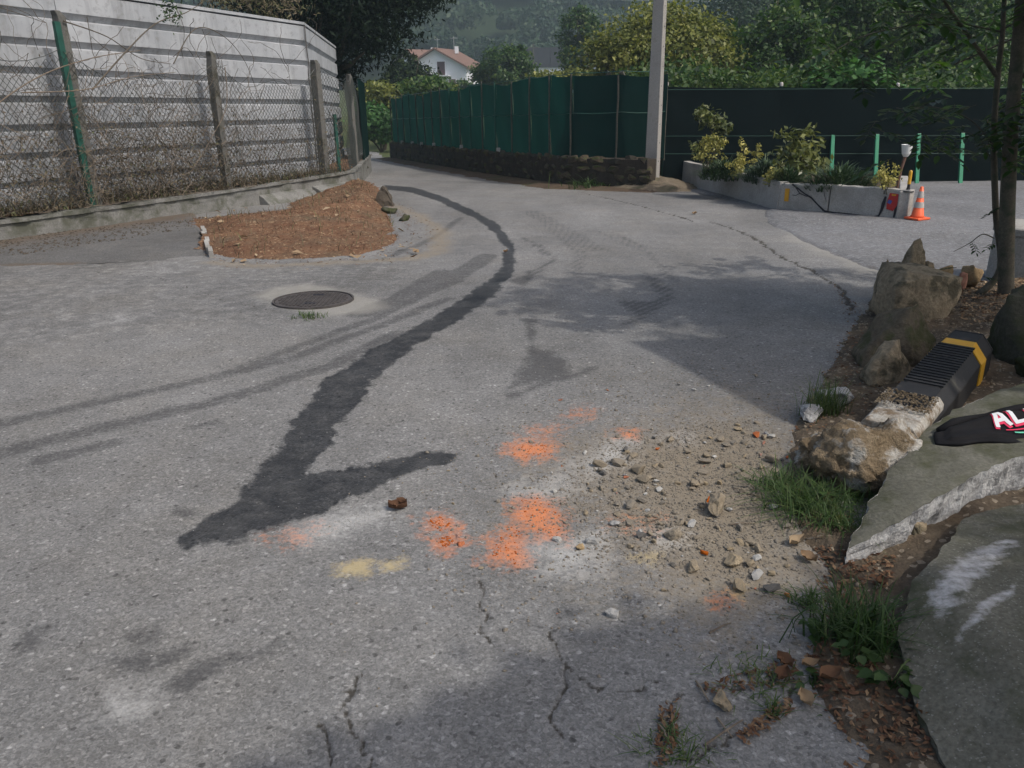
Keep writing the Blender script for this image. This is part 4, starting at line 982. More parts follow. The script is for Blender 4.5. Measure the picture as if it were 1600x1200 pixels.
m = MB(); m.box(np.array([PB[0], PB[1], 3.02]) + ax * .22, (.16, .05, .05), ax, ay); m.build('bracket', M['iron'], up_)

# ------------------------------------------------------------------ dark screen fence with raking props
df = thing('screen_fence', 'long tall blackish green screen fence along the back of the yard', 'fence', (7, 17.5, -.5))
DA = np.array([3.30, 17.72]); DB = np.array([22.0, 16.55]); dd = (DB - DA) / np.linalg.norm(DB - DA); dl = np.linalg.norm(DB - DA); dn = np.array([dd[1], -dd[0]])
def dtop(s): return 1.42 - .028 * s * .62
np_ = 8
for i in range(np_):
    a = dl * i / np_; b = dl * (i + 1) / np_; V = []; nu, nv = 13, 9
    for k in range(nu):
        s = a + (b - a) * k / (nu - 1); p = DA + dd * s
        for j in range(nv):
            v = j / (nv - 1); bul = .02 * math.sin(s * 3.1 + v * 4) * math.sin(math.pi * v) + .012 * math.sin(s * 7 + v * 9)
            z0 = float(gz(p[1])) + .02; z1 = dtop(s) - .025 * math.sin(math.pi * k / (nu - 1)); V.append(v3(p + dn * bul, z0 + (z1 - z0) * v))
    mk('screen_panel', V, [(x * nv + y, x * nv + nv + y, x * nv + nv + y + 1, x * nv + y + 1) for x in range(nu - 1) for y in range(nv - 1)], M['net_dark'], df, smooth=True)
for i in range(np_ + 1):
    s = dl * i / np_; p = DA + dd * s - dn * .06; m = MB()
    m.tube([v3(p, gz(p[1]) - .1), v3(p, dtop(s) + .02)], .03, 8); po = m.build('post', M['green_paint'], df)
    m = MB(); m.lathe(v3(p, dtop(s) + .02), [(.038, 0), (.038, .05), (.02, .075)], 10); m.build('post_cap', M['reflect'], po)
for hh in (.98, .62, 1.9):
    m = MB(); m.tube([v3(DA + dd * dl * k / 40 + dn * .035, float(gz(17)) + hh + (dtop(dl * k / 40) - dtop(0)) * .5) for k in range(41)], .004, 4); m.build('tension_wire', M['green_paint'], df)
for i, (px, yy_) in enumerate(((1298, 17.25), (1367, 17.0), (1432, 16.92), (1500, 16.85))):
    b = at_y(px, 280, yy_); z = float(gz(yy_)); p0 = np.array([b[0], yy_ - .05, z - .05]); p1 = np.array([b[0] + .04, yy_ + .28, z + .98])
    m = MB(); d = (p1 - p0) / np.linalg.norm(p1 - p0); a = np.array([1, 0, 0.]); c = np.cross(d, a)
    m.box((p0 + p1) / 2, (.075, .05, np.linalg.norm(p1 - p0)), a, c, d); bevel(m.build('raking_prop', M['green_bright'], df), .006)

# ------------------------------------------------------------------ concrete planter
pl = thing('planter', 'low angled cracked concrete planter with a yellow paint mark at the yard corner', 'planter', (4.2, 12.6, -.34))
PA = np.array([3.68, 18.15]); PC = np.array([4.13, 12.55]); PE = np.array([5.42, 11.05]); PBK = np.array([6.9, 14.2])
def wall_pc(name, A_, B_, za, zb, ha, hb, th, mat):
    d = (B_ - A_) / np.linalg.norm(B_ - A_); n = np.array([d[1], -d[0]]); V = []; N = 14
    for i in range(N):
        u = i / (N - 1); p = A_ + (B_ - A_) * u; j = .006 * math.sin(i * 2.1); zb_ = za + (zb - za) * u; h = ha + (hb - ha) * u
        V += [v3(p - n * (th), zb_ - .1), v3(p, zb_ - .1), v3(p + n * (-.012 + 0), zb_ + h + j), v3(p - n * th, zb_ + h + j)]
    F = [(i * 4 + k, i * 4 + 4 + k, i * 4 + 4 + (k + 1) % 4, i * 4 + (k + 1) % 4) for i in range(N - 1) for k in range(4)] + [(0, 1, 2, 3), tuple((N - 1) * 4 + k for k in (3, 2, 1, 0))]
    return bevel(mk(name, V, F, mat, pl), .018)
zA, zC, zE = (float(gz(p[1])) for p in (PA, PC, PE))
# n points to the right of travel: A->C travels towards the camera, its right is -x (the road side)
wall_pc('side_wall', PA, PC, zA + .05, zC, .45, .42, .16, M['concrete'])
PM = PC + (PE - PC) * .42
wall_pc('front_wall', PC + (.012, -.012), PM - (PE - PC) * .004, zC, (zC + zE) / 2 + .02, .40, .39, .15, M['concrete'])
wall_pc('front_wall', PM + (PE - PC) * .004, PE, (zC + zE) / 2 + .035, zE + .035, .375, .36, .15, M['concrete'])
wall_pc('end_wall', PE + (.02, .02), PBK, zE, float(gz(PBK[1])), .38, .36, .14, M['concrete'])
sp = [PA + (.05, -.1), PC + (.13, .1), PE + (-.05, .16), PBK + (-.1, 0), np.array([4.3, 18.0])]
cs = np.mean(sp, 0); V = [v3(p, gz(p[1]) + .30) for p in sp] + [v3(cs, gz(cs[1]) + .34)]
mk('soil', V, [(i, (i + 1) % 5, 5) for i in range(5)], M['earth'], pl)
fd = (PE - PC) / np.linalg.norm(PE - PC); fn = np.array([fd[1], -fd[0]])
def onface(u, h, o=.004):                                        # on the planter's front: metres along, height
    p = PC + fd * u + fn * o; return v3(p, zC + (zE - zC) * u / 1.98 + h)
def strip(name, pts, w, mat, o=.005):
    m = MB(); V = []
    for i, (u, h) in enumerate(pts):
        a = np.array(pts[max(i - 1, 0)]); b = np.array(pts[min(i + 1, len(pts) - 1)]); t = (b - a) / (np.linalg.norm(b - a) + 1e-6); ww = (w[i] if hasattr(w, '__len__') else w) / 2
        V += [onface(u - t[1] * ww, h + t[0] * ww, o), onface(u + t[1] * ww, h - t[0] * ww, o)]
    return m.add(V, [(2 * i, 2 * i + 1, 2 * i + 3, 2 * i + 2) for i in range(len(pts) - 1)]).build(name, mat, pl)
strip('crack', [(.22, .40), (.34, .33), (.44, .27), (.55, .22), (.66, .13), (.78, .04)], [.03, .02, .018, .025, .02, .03], M['paint_black'])
strip('crack', [(.26, .38), (.36, .27), (.47, .235), (.52, .235)], [.02, .01, .012, .01], M['paint_black'])
strip('crack', [(.36, .27), (.30, .235), (.24, .24)], .010, M['paint_black'])
strip('crack', [(.74, .33), (.76, .26), (.80, .17)], [.006, .01, .004], M['paint_black'])
strip('crack', [(.78, .035), (.95, .022), (1.2, .018), (1.5, .006)], [.03, .028, .03, .02], M['paint_black'])
strip('yellow_mark', [(.15, .14), (.15, .33)], .075, M['paint_yellow'])
# painted figure-like daub near the end of the front
strip('red_daub', [(1.77, .345), (1.765, .27), (1.76, .20), (1.74, .12)], [.12, .14, .15, .10], M['paint_red'], .006)
strip('yellow_daub', [(1.74, .325), (1.80, .325)], .02, M['paint_yellow'], .008)
strip('blue_daub', [(1.70, .24), (1.75, .22)], .05, M['paint_blue'], .008)
strip('black_daub', [(1.66, .30), (1.64, .20), (1.63, .12), (1.60, .03), (1.52, .01)], [.03, .05, .04, .025, .015], M['paint_black'], .005)
strip('black_daub', [(1.86, .30), (1.85, .20), (1.82, .13), (1.81, .02)], [.02, .045, .035, .02], M['paint_black'], .005)
# delineator stub standing on the corner
c = onface(1.92, .37, -.06)
dl_ = thing('delineator', 'short yellow post on a flat black foot standing on the planter corner', 'post', c + (0, 0, .0))
m = MB(); m.lathe(c, [(.075, 0), (.075, .012), (.03, .02), (.02, .06), (.018, .10)], 14); m.build('foot', M['rubber'], dl_)
m = MB(); m.lathe(c, [(.018, .10), (.022, .105), (.022, .27), (.012, .285)], 12); m.build('handle', M['yellow'], dl_)
# frosted cup on a stick
c = np.array([5.42, 11.45, 0]); c[2] = gz(11.45) + .3
gl = thing('garden_lamp', 'pale frosted cup on a rusty stick above the small golden shrub', 'garden lamp', c)
m = MB(); m.tube([c, c + (.02, 0, .34), c + (.05, 0, .52)], [.014, .02, .022], 8); m.build('stick', M['rust'], gl)
m = MB(); m.lathe(c + (.055, 0, .52), [(.03, 0), (.055, .04), (.072, .15), (.076, .16), (.068, .15), (.05, .045), (.02, .01)], 18); m.build('cup', M['lens'], gl)

def shrub(name, label, cat, c, blobs, n, size, lm, stems=6, r=.012, aspect=.4, up=.3, droop=0., tc=.5, tv=.45, group=None):
    t = thing(name, label, cat, c, group); m = MB()
    for i in range(stems):
        b, rr = blobs[i % len(blobs)]; e = np.array(b) + rs.normal(size=3) * np.array(rr) * .4
        q = (np.array(c) * .5 + e * .5) + rs.normal(size=3) * .02; m.tube([np.array(c) + rs.normal(size=3) * [.03, .03, 0], q, e], [r, r * .7, r * .3], 5, False)
    m.build('stem', M['bark'], t)
    crown_mesh(blobs, n, size, lm, 'foliage', t, tc, tv, .35, max(10, n // 14), .22, aspect, up, droop)
    return t
def ps(px, py, y, dz=.33): p = at_y(px, py, y); return np.array([p[0], y, float(gz(y)) + dz])
def pb(px, py, y, w, d, h): p = at_y(px, py, y); return (tuple(p), (w, d, h))
shrub('laurel_shrub', 'tall thin speckled laurel shrub at the far end of the planter', 'shrub', ps(1105, 240, 15.6), [pb(1108, 182, 15.6, .26, .26, .20), pb(1128, 200, 15.6, .22, .22, .14), pb(1092, 230, 15.6, .18, .2, .14)], 620, .11, M['lf_aucuba'], 6, .014, tc=.35)
shrub('laurel_shrub', 'large speckled laurel shrub in the middle of the planter', 'shrub', ps(1248, 270, 13.2), [pb(1248, 222, 13.2, .34, .32, .26), pb(1250, 258, 13.2, .46, .36, .26), pb(1222, 270, 13.0, .22, .22, .16), pb(1280, 262, 13.2, .20, .22, .14)], 1050, .125, M['lf_aucuba'], 9, .016, tc=.55, droop=.5)
shrub('golden_shrub', 'upright golden privet between two dark junipers in the planter', 'shrub', ps(1160, 255, 14.4), [pb(1159, 238, 14.4, .10, .1, .22), pb(1152, 262, 14.2, .16, .14, .14)], 420, .06, M['lf_gold'], 5, .008, .5)
shrub('golden_shrub', 'small golden privet sprig just right of the upright one', 'shrub', ps(1180, 255, 14.4), [pb(1182, 236, 14.5, .09, .1, .15), pb(1178, 252, 14.4, .1, .1, .1)], 200, .06, M['lf_gold'], 4, .008, .5)
shrub('golden_shrub', 'loose golden privet below the tall thin laurel', 'shrub', ps(1112, 248, 15.0), [pb(1118, 222, 15.0, .22, .2, .16), pb(1100, 244, 15.0, .24, .2, .14), pb(1128, 240, 15.0, .16, .16, .1)], 520, .07, M['lf_gold'], 5, .008, .5, tc=.3)
shrub('golden_shrub', 'low golden privet at the crack of the planter', 'shrub', ps(1208, 280, 12.95), [pb(1205, 275, 12.95, .17, .14, .12), pb(1225, 285, 12.9, .12, .12, .08)], 260, .06, M['lf_gold'], 4, .008, .5, tc=.45)
shrub('golden_shrub', 'small golden privet under the frosted cup at the planter end', 'shrub', ps(1383, 285, 11.35), [pb(1385, 268, 11.35, .15, .14, .13), pb(1380, 282, 11.35, .18, .15, .10)], 420, .05, M['lf_gold'], 5, .008, .5, tc=.6)
def juniper(label, c, w, d, h, n):
    t = thing('juniper', label, 'shrub', c); m = MB()
    for i in range(10):
        a = rnd.uniform(0, 6.28); m.tube([c, c + np.array([math.cos(a) * w * .5, math.sin(a) * d * .5, h * .4]), c + np.array([math.cos(a) * w * .9, math.sin(a) * d * .9, h * .7])], [.01, .008, .003], 4, False)
    m.build('stem', M['bark'], t); a = rs.uniform(0, 6.28, n); q = rs.rand(n) ** .6
    C = np.column_stack([c[0] + np.cos(a) * q * w, c[1] + np.sin(a) * q * d, c[2] + (1 - q ** 2) * h * rs.uniform(.1, .8, n)])
    dirs = np.column_stack([np.cos(a) * 1.2, np.sin(a) * 1.2, np.zeros(n)])
    blades(C, h * .55, 1.3, .02, M['lf_juniper'], 'foliage', (0, 0, 0), np.clip(.45 + rs.normal(size=n) * .25, 0, 1), t, dirs=dirs)
juniper('spreading dark juniper under the tall thin laurel at the planter end', ps(1132, 252, 14.7, .32), .40, .40, .34, 900)
juniper('spreading dark juniper between the golden privet and the large laurel', ps(1200, 266, 13.7, .32), .36, .36, .38, 900)
juniper('low spreading juniper right of the large laurel', ps(1312, 284, 12.3, .31), .52, .40, .36, 1000)
juniper('small dark upright juniper in front of the large laurel', ps(1232, 285, 12.75, .33), .18, .16, .30, 420)

# ------------------------------------------------------------------ traffic cone
c = np.array([5.52, 10.95, float(gz(10.95)) + .02])
tc_ = thing('traffic_cone', 'faded orange traffic cone with two grey bands beside the planter end', 'traffic cone', c)
m = MB(); a = .42
m.box(c + (0, 0, .018), (.235, .235, .03), (math.cos(a), math.sin(a), 0), (-math.sin(a), math.cos(a), 0)); bevel(m.build('base', M['orange'], tc_), .012)
R = lambda z: .088 - .068 * z / .42
m = MB(); m.lathe(c, [(.098, .03), (R(.06), .06), (R(.42), .43), (R(.42) * .5, .435)], 24); bo = m.build('cone_body', M['orange'], tc_, smooth=True)
for z0, z1 in ((.16, .235), (.29, .375)):
    m = MB(); m.lathe(c, [(R(z0) + .0035, z0), (R(z1) + .0035, z1)], 24, False); m.build('reflective_band', M['reflect'], tc_, smooth=True)

# white concrete drum at the right edge
c = np.array([4.42, 6.75, float(gz(6.75))])
dr = thing('concrete_drum', 'round pale concrete drum behind the thin tree trunks', 'drum', c)
m = MB(); m.lathe(c, [(.30, -.05), (.30, .40), (.285, .42)], 40); m.build('drum_body', M['concrete'], dr, smooth=False)
m = MB(); m.lathe(c, [(.315, .421), (.315, .47), (.30, .48), (.01, .485)], 40); m.build('lid', M['concrete'], dr)

# ------------------------------------------------------------------ boulders on the verge
def vgr(px, py, dz=0): p = G(px, py); return np.array([p[0], p[1], vz(p[0], p[1]) + dz])
c = vgr(1432, 512); w = .56
rock('boulder', 'big flat-topped sandstone boulder on the verge behind the mossy stone', 'boulder', c + (.02, .14, .145), [(a * .84, b * .84, q * .80) for a, b, q in [(-.28, -.20, -.22), (.16, -.22, -.24), (.24, .02, -.2), (-.26, .22, -.22), (.2, .25, -.22), (-.25, -.22, .12), (-.17, -.16, .21), (.02, -.2, .19), (.30, -.12, .15), (.33, -.1, .02), (.29, .22, .14), (-.2, .24, .22), (.05, .28, .2), (-.30, .0, .02), (.32, .1, -.02)]], M['boulder'], seed=2, disp=.014, fine=.010, sub=3, soft=.03)
c = vgr(1402, 578)
rock('boulder', 'brownish mossy boulder leaning before the big flat-topped one', 'boulder', c + (.01, .10, .105), [(a * .9, b * .9, q * .86) for a, b, q in [(-.26, -.15, -.16), (.2, -.17, -.17), (.24, .14, -.15), (-.2, .18, -.15), (-.22, -.10, -.02), (.02, -.06, .23), (.10, -.02, .26), (.13, .02, .22), (.23, -.06, .02), (.21, .1, .04), (-.1, .12, .12), (.0, -.2, -.02), (-.05, .15, .15)]], M['boulder_mossy'], seed=5, disp=.018, fine=.012, sub=3, soft=.05)
c = vgr(1386, 612)
rock('boulder', 'small squat wedge-shaped stone in front of the mossy boulder', 'stone', c + (0, .06, .08), [(-.11, -.08, -.1), (.1, -.09, -.1), (.11, .08, -.1), (-.1, .09, -.1), (-.10, -.05, .03), (.02, -.03, .14), (.06, .02, .13), (.11, -.04, .0), (-.03, -.07, .09), (.0, .06, .12)], M['boulder'], seed=8, disp=.010, fine=.006, sub=3, soft=.05)
c = np.array([3.03, 6.0, vz(3.03, 6.0)])
rock('standing_stone', 'narrow pointed stone standing upright behind the big flat-topped boulder', 'stone', c + (0, 0, .2), [(-.13, -.07, -.22), (.09, -.07, -.22), (.09, .07, -.22), (-.12, .07, -.22), (-.10, 0, -.02), (.075, -.03, .06), (-.015, -.02, .24), (.045, .0, .255), (.055, .02, .22), (-.03, -.07, .1), (.08, .05, .05), (.085, -.05, .12), (-.05, .06, .05)], M['boulder'], seed=11, disp=.010, fine=.006, sub=3, soft=.05)
for i, (px, py, y, w, h, mt, lab) in enumerate(((1392, 425, 6.05, .20, .34, 'boulder_tan', 'rounded tan stone to the left of the upright pointed stone'), (1448, 420, 6.0, .13, .33, 'boulder', 'small brown block just right of the upright pointed stone'),
        (1473, 428, 6.0, .18, .28, 'boulder_tan', 'orange-tan stone above the right end of the big boulder'), (1522, 420, 6.15, .16, .22, 'boulder_tan', 'bright tan stone lying at the edge of the gravelly yard'),
        (1506, 426, 6.1, .09, .15, 'debris_brick', 'small reddish stone beside the bright tan one'), (1493, 432, 6.1, .08, .12, 'debris_white', 'small whitish stone at the yard edge'))):
    p = at_y(px, py, y); z = vz(p[0], y); rock('edge_stone', lab, 'stone', (p[0], y, z + h * .42), rock_pts(w * 1.1, w, h, 70 + i, 14), M[mt], seed=i, disp=.010, fine=.006, rot=i * .7, soft=.06)
c = vgr(1592, 640)
rock('boulder', 'tall blackish mossy boulder at the right edge behind the fallen bollard', 'boulder', c + (.30, .52, .16), rock_pts(.46, .46, .50, 91, 16), M['boulder_dark'], seed=13, disp=.02, fine=.012, sub=3, soft=.06)
rock('boulder', 'low blackish boulder beside the end of the fallen bollard', 'boulder', c + (.24, .12, .05), rock_pts(.40, .32, .28, 93, 16), M['boulder_dark'], seed=15, disp=.02, fine=.012, sub=3, soft=.06)
for i, (px, py, w, mt, lab) in enumerate(((1428, 850, .095, 'boulder', 'tan wedge-shaped stone under the lip of the broken slab'), (1118, 800, .11, 'debris', 'grey-brown angular lump, largest of the loose rubble on the road'), (1130, 1103, .085, 'boulder', 'flat squarish tan stone lying on the mossy asphalt patch'),
        (1300, 640, .20, 'broken', 'pale grey lump of concrete behind the weeds'), (1265, 660, .16, 'broken', 'small pale concrete lump just left of the wispy weeds'), (1325, 815, .10, 'boulder_tan', 'reddish-tan clod beside the hole under the slab'), (1165, 772, .06, 'debris', 'rounded tan pebble next to the large grass tuft'),
        (1082, 890, .075, 'debris', 'flat pale stone at the lower edge of the rubble'), (870, 846, .045, 'debris_white', 'grey pebble at the foot of the brightest brick powder'), (925, 850, .06, 'debris_white', 'pale crushed concrete lump beside a pinkish one'), (905, 858, .05, 'boulder_tan', 'pinkish brown pebble on white powder'), (962, 822, .05, 'debris_white', 'whitish concrete crumb right of the brick powder'),
        (720, 852, .038, 'debris_brick', 'reddish brick crumb, larger of the pair on the left'), (715, 840, .03, 'debris_brick', 'small reddish brick crumb above the larger one'), (957, 963, .055, 'debris_white', 'flat whitish chip alone on the bare asphalt'), (1145, 882, .08, 'debris', 'long flat tan clod at the bottom of the rubble'), (1050, 838, .10, 'debris', 'crumbled ochre clod in the middle of the rubble'))):
    p = vgr(px, py) if px > 1215 else G(px, py); h = w * (.55 if i not in (0, 1) else .85)
    rock('loose_stone', lab, 'stone', p + (0, 0, h * .36), rock_pts(w, w * .75, h, 120 + i, 14), M[mt], seed=i + 20, disp=w * .05, fine=w * .03, rot=i * 1.1, soft=.06, flat=True)

# ------------------------------------------------------------------ fallen bollard
c0 = np.array([1.50, 2.98, .125]); c1 = np.array([2.52, 4.20, .175])
axd = (c1 - c0) / np.linalg.norm(c1 - c0); side = np.cross(axd, (0, 0, 1)); side /= np.linalg.norm(side); upv = np.cross(side, axd)
fb = thing('fallen_bollard', 'fallen concrete-cored bollard in a ribbed black sleeve with one yellow band', 'bollard', c0 - (0, 0, .12))
Lb = np.linalg.norm(c1 - c0)
def octa(w, h, ch, cz=0): return [(-w / 2, -h / 2 + ch * .5), (-w / 2 + ch * .5, -h / 2), (w / 2 - ch * .5, -h / 2), (w / 2, -h / 2 + ch * .5), (w / 2, h / 2 - ch), (w / 2 - ch * .75, h / 2), (-w / 2 + ch * .75, h / 2), (-w / 2, h / 2 - ch)]
def bsweep(name, prof, a, b, mat, parent, roll=.0):
    A_ = c0 + axd * a; B_ = c0 + axd * b; return MB().sweep(prof, A_, B_, up=upv, out=side).build(name, mat, parent)
bevel(bsweep('concrete_core', octa(.235, .225, .03), .10, .52, M['core'], fb), .008)
sl = bevel(bsweep('sleeve', octa(.25, .245, .075), .33, 1.50, M['rubber'], fb), .008)
for k in range(17):
    a = .62 + k * .038; w = .17
    m = MB(); m.box(c0 + axd * a + upv * .125, (w, .018, .008), side, axd, upv); m.build('rib', M['rubber'], sl)
m = MB(); m.box(c0 + axd * .52 + upv * .1245, (.17, .12, .004), side, axd, upv); m.build('plate', M['rubber'], sl)
bsweep('yellow_band', octa(.262, .257, .080), 1.22, 1.33, M['yellow'], fb)
m = MB(); pr = octa(.25, .245, .075); m.sweep(pr, c0 + axd * 1.505, c0 + axd * 1.52, up=upv, out=side); bevel(m.build('end_cap', M['rubber'], fb), .006)
# torn foot of concrete and clay
rp = []
r_ = np.random.RandomState(5)
for k in range(60):
    d = r_.normal(size=3); d /= np.linalg.norm(d); rp.append(d * [.28, .19, .185] * r_.uniform(.85, 1.05))
me = hull_mesh('clay_root', rp, M['clod'], 3, .045, 3, .022); o = link(me, 'clay_root', fb, Vector(tuple(c0 + axd * .03 + side * (-.035) - axd * .03 + (0, 0, -.03))) - fb.location); o.rotation_euler = (0, .1, math.atan2(axd[1], axd[0]) - .9)
me = hull_mesh('torn_lump', rock_pts(.30, .22, .17, 8, 20), M['clod'], 3, .03, 9, .015); o = link(me, 'torn_lump', fb, Vector(tuple(c0 - side * .22 + axd * .02 + (0, 0, -.04))) - fb.location); o.rotation_euler = (0, 0, .5)
# rubble spilled along its top
C = [c0 + axd * rs.uniform(.26, .46) + side * rs.uniform(-.11, .11) + upv * .128 for _ in range(420)]
m = MB()
for q in C: m.box(q, rs.uniform(.002, .009, 3) * [1, 1, .8], *(lambda a: ((math.cos(a), math.sin(a), 0), (-math.sin(a), math.cos(a), 0)))(rs.uniform(0, 6)))
gr = m.build('grit', M['clod'], fb); gr['kind'] = 'stuff'

# ------------------------------------------------------------------ broken slabs
def slab(name, label, outline, ztop, th, mat, side_mat, jag=.02, seed=0, under=.0, paint=None, kind_label='slab', inset=.02):
    t = thing(name, label, kind_label, (outline[0][0], outline[0][1], 0))
    O = []; n = len(outline)
    for i in range(n):
        a = np.array(outline[i][:2], float); b = np.array(outline[(i + 1) % n][:2], float); L = np.linalg.norm(b - a); k = max(2, int(L / .018))
        d = (b - a) / L; nr = np.array([d[1], -d[0]])
        for q in range(k):
            p = a + (b - a) * q / k; O.append(p + nr * float(fbm(np.array(p[0] * 14 + seed), np.array(p[1] * 14), 4)) * jag)
    O = np.array(O); lo = O.min(0); hi = O.max(0); st = .022
    bm = bmesh.new(); vs = [bm.verts.new((p[0], p[1], 0)) for p in O]; bm.faces.new(vs)
    for ax_, (l, h) in enumerate(zip(lo, hi)):
        for q in np.arange(l + st, h, st):
            co = [0, 0, 0]; no = [0, 0, 0]; co[ax_] = q; no[ax_] = 1
            bmesh.ops.bisect_plane(bm, geom=bm.verts[:] + bm.edges[:] + bm.faces[:], plane_co=co, plane_no=no)
    bv = list(bm.verts); VX = np.array([v.co.x for v in bv]); VY = np.array([v.co.y for v in bv])
    E = np.minimum(1, seg_dist(VX, VY, [tuple(p) for p in O] + [tuple(O[0])]) / .03)
    NZ = fbm(VX * 9 + seed, VY * 9) * .008 + fbm(VX * 40, VY * 40) * .0025 - (1 - E) * .006
    for v, nz_ in zip(bv, NZ): v.co.z = ztop(v.co.x, v.co.y) + float(nz_)
    me = bpy.data.meshes.new('top_face'); bm.normal_update(); bm.to_mesh(me); bm.free(); me.materials.append(mat)
    me.polygons.foreach_set('use_smooth', np.ones(len(me.polygons), bool))
    if paint:
        co = np.empty(len(me.vertices) * 3, np.float32); me.vertices.foreach_get('co', co); co = co.reshape(-1, 3)
        at = me.attributes.new('scrape', 'FLOAT', 'POINT'); at.data.foreach_set('value', np.asarray(paint(co[:, 0], co[:, 1]), np.float32))
    me.transform(Matrix.Translation(-t.location)); link(me, 'top_face', t)
    V = []; F = []; N = len(O); rows = 7
    for j in range(rows):
        u = j / (rows - 1)
        for i, p in enumerate(O):
            d = O[(i + 1) % N] - O[i - 1]; nr = np.array([d[1], -d[0]]); nr /= np.linalg.norm(nr) + 1e-9
            x = p + nr * (float(fbm(np.array(i * .31 + seed), np.array(u * 4.0 + seed), 4)) * .016 * (j > 0) + (under * u))
            V.append(v3(x, ztop(p[0], p[1]) - .006 - th(p[0], p[1]) * u + float(fbm(np.array(p[0] * 14 + seed), np.array(p[1] * 14), 4)) * .004 * (j == 0)))
    F = [(j * N + i, j * N + N + i, j * N + N + (i + 1) % N, j * N + (i + 1) % N) for j in range(rows - 1) for i in range(N)] + [tuple((rows - 1) * N + i for i in range(N))]
    mk('broken_edge', V, F, side_mat, t, smooth=False)
    return t
def scrape_material():
    t = NT('scraped_concrete')
    a = t.noise(5, 6, .6); col = t.mix(t.ramp(a, [(.3, 0), (.7, 1)]), (.095, .093, .073), (.165, .16, .135))
    col = t.mix(t.ramp(t.noise(70, 5, .65), [(.35, .6), (.6, 0)]), col, (.05, .05, .038))
    v = t.vor(230); r = t.n('ShaderNodeSeparateColor'); t.L(v.outputs['Color'], r.inputs[0]); col = t.mix(t.ramp(r.outputs[0], [(.955, 0), (.965, .4)]), col, (.30, .30, .28))
    col = t.mix(t.ramp(t.noise(3.6, 6, .65), [(.5, 0), (.64, .8)]), col, (.05, .055, .03))
    nz = t.math('ADD', t.math('MULTIPLY', t.math('SUBTRACT', t.noise(26, 6, .7), .5), 1.3), t.math('MULTIPLY', t.math('SUBTRACT', t.noise(9, 4, .6, t.mapping((1, 4, 1), (0, 0, -.8))), .5), .9))
    k = t.ramp(t.math('ADD', t.attr('scrape'), nz), [(.42, 0), (.95, 1)])
    col = t.mix(k, col, (.42, .42, .43))
    h = t.math('ADD', t.noise(70, 5, .65), t.math('MULTIPLY', a, .8))
    return t.done(t.bsdf(col, .92, t.bump(h, .7, .008), .25))
M['slab_scraped'] = scrape_material()
s1 = [(1.13, 2.36), (1.30, 2.60), (1.50, 2.83), (1.72, 3.06), (2.0, 3.28), (2.35, 3.42), (2.62, 3.10), (2.30, 2.90), (2.02, 2.80), (1.80, 2.70), (1.55, 2.57), (1.38, 2.47)]
def z1(x, y): return .09 + .165 * min(1.2, max(0, (x - 1.13) / .9)) + .02 * math.sin(x * 5)
S1 = slab('broken_slab', 'tilted wedge of broken concrete slab with a pale rough edge under the jacket', s1, z1, lambda x, y: .07 + .12 * min(1, max(0, (x - 1.15) / .7)), M['slab'], M['broken'], .022, 3, .004)
s2 = [(1.02, .55), (1.0, 1.2), (1.04, 1.62), (1.10, 1.90), (1.20, 2.07), (1.38, 2.24), (1.50, 2.38), (1.62, 2.52), (1.82, 2.60), (2.3, 2.72), (3.1, 2.8), (3.3, 1.4), (3.0, .3), (1.6, .2)]
def z2(x, y):
    d = max(0.0, x - 1.02) if y < 1.9 else max(0.0, min(x - 1.02, 9))
    return .05 + .10 * float(sstep(0, .35, np.array(x - 1.0))) + .02 * (y - 1.5) - .06 * float(sstep(2.0, 2.6, np.array(y)))
SCR = [GP([(1470, 960), (1455, 925), (1490, 885), (1535, 850), (1590, 835), (1560, 870), (1530, 905), (1500, 930)], .15), GP([(1492, 988), (1530, 950), (1592, 912), (1586, 925), (1540, 962), (1498, 990)], .15)]
def scr(x, y):
    o = np.zeros(x.shape)
    for i, P in enumerate(SCR): o = np.maximum(o, np.clip(.62 - sdf(x, y, P) / (.07 if i == 0 else .035), 0, .78))
    return o
S2 = slab('concrete_slab', 'big mossy concrete slab with white scrape marks in the near corner', s2, z2, lambda x, y: .16, M['slab_scraped'], M['slab'], .018, 8, .03, scr)

# ------------------------------------------------------------------ jacket thrown over the broken slab
jk = thing('jacket', 'black sweatshirt with white lettering thrown over the broken slab', 'jacket', (2.0, 3.0, .2))
nu, nv = 70, 44
JA = np.array([1.68, 2.93]); JU = np.array([.80, -.20]); JV = np.array([.22, .34])
def jpos(u, v):
    p = JA + JU * u + JV * v * (.25 + .75 * min(1, u * 2.2)) - np.array([0, .05]) * (u > .5) * (u - .5)
    p = p + np.array([.012 * math.sin(u * 14 + 1), -.022 * math.sin(u * 9 + .6) - .012 * math.sin(u * 21)]) * (1 - v) ** 2 + np.array([.0, .014 * math.sin(u * 12)]) * v ** 3
    x, y = p; z = z1(x, y) + .016 + .010 * math.sin(u * 9 + v * 3) * math.sin(v * 6 + 1) + .020 * math.exp(-((v - .55 - .2 * u) / .14) ** 2) + .012 * math.sin(u * 23 + v * 13) * u
    z += .018 * math.sin(math.pi * min(1, v)) * (.4 + .6 * u)
    if u > .42:
        hang = max(0, .16 - v) / .16; k = min(1, (u - .42) / .14); z -= .20 * k * hang ** 1.3; y -= .05 * k * hang
    if v < .12 or v > .93 or u < .05: z -= .012
    return np.array([x, y, z])
V = [jpos(i / (nu - 1), j / (nv - 1)) for i in range(nu) for j in range(nv)]
o = mk('fabric', V, [(i * nv + j, i * nv + nv + j, i * nv + nv + j + 1, i * nv + j + 1) for i in range(nu - 1) for j in range(nv - 1)], M['cloth'], jk, smooth=True)
sd = o.modifiers.new('solidify', 'SOLIDIFY'); sd.thickness = .012; sd.offset = -1
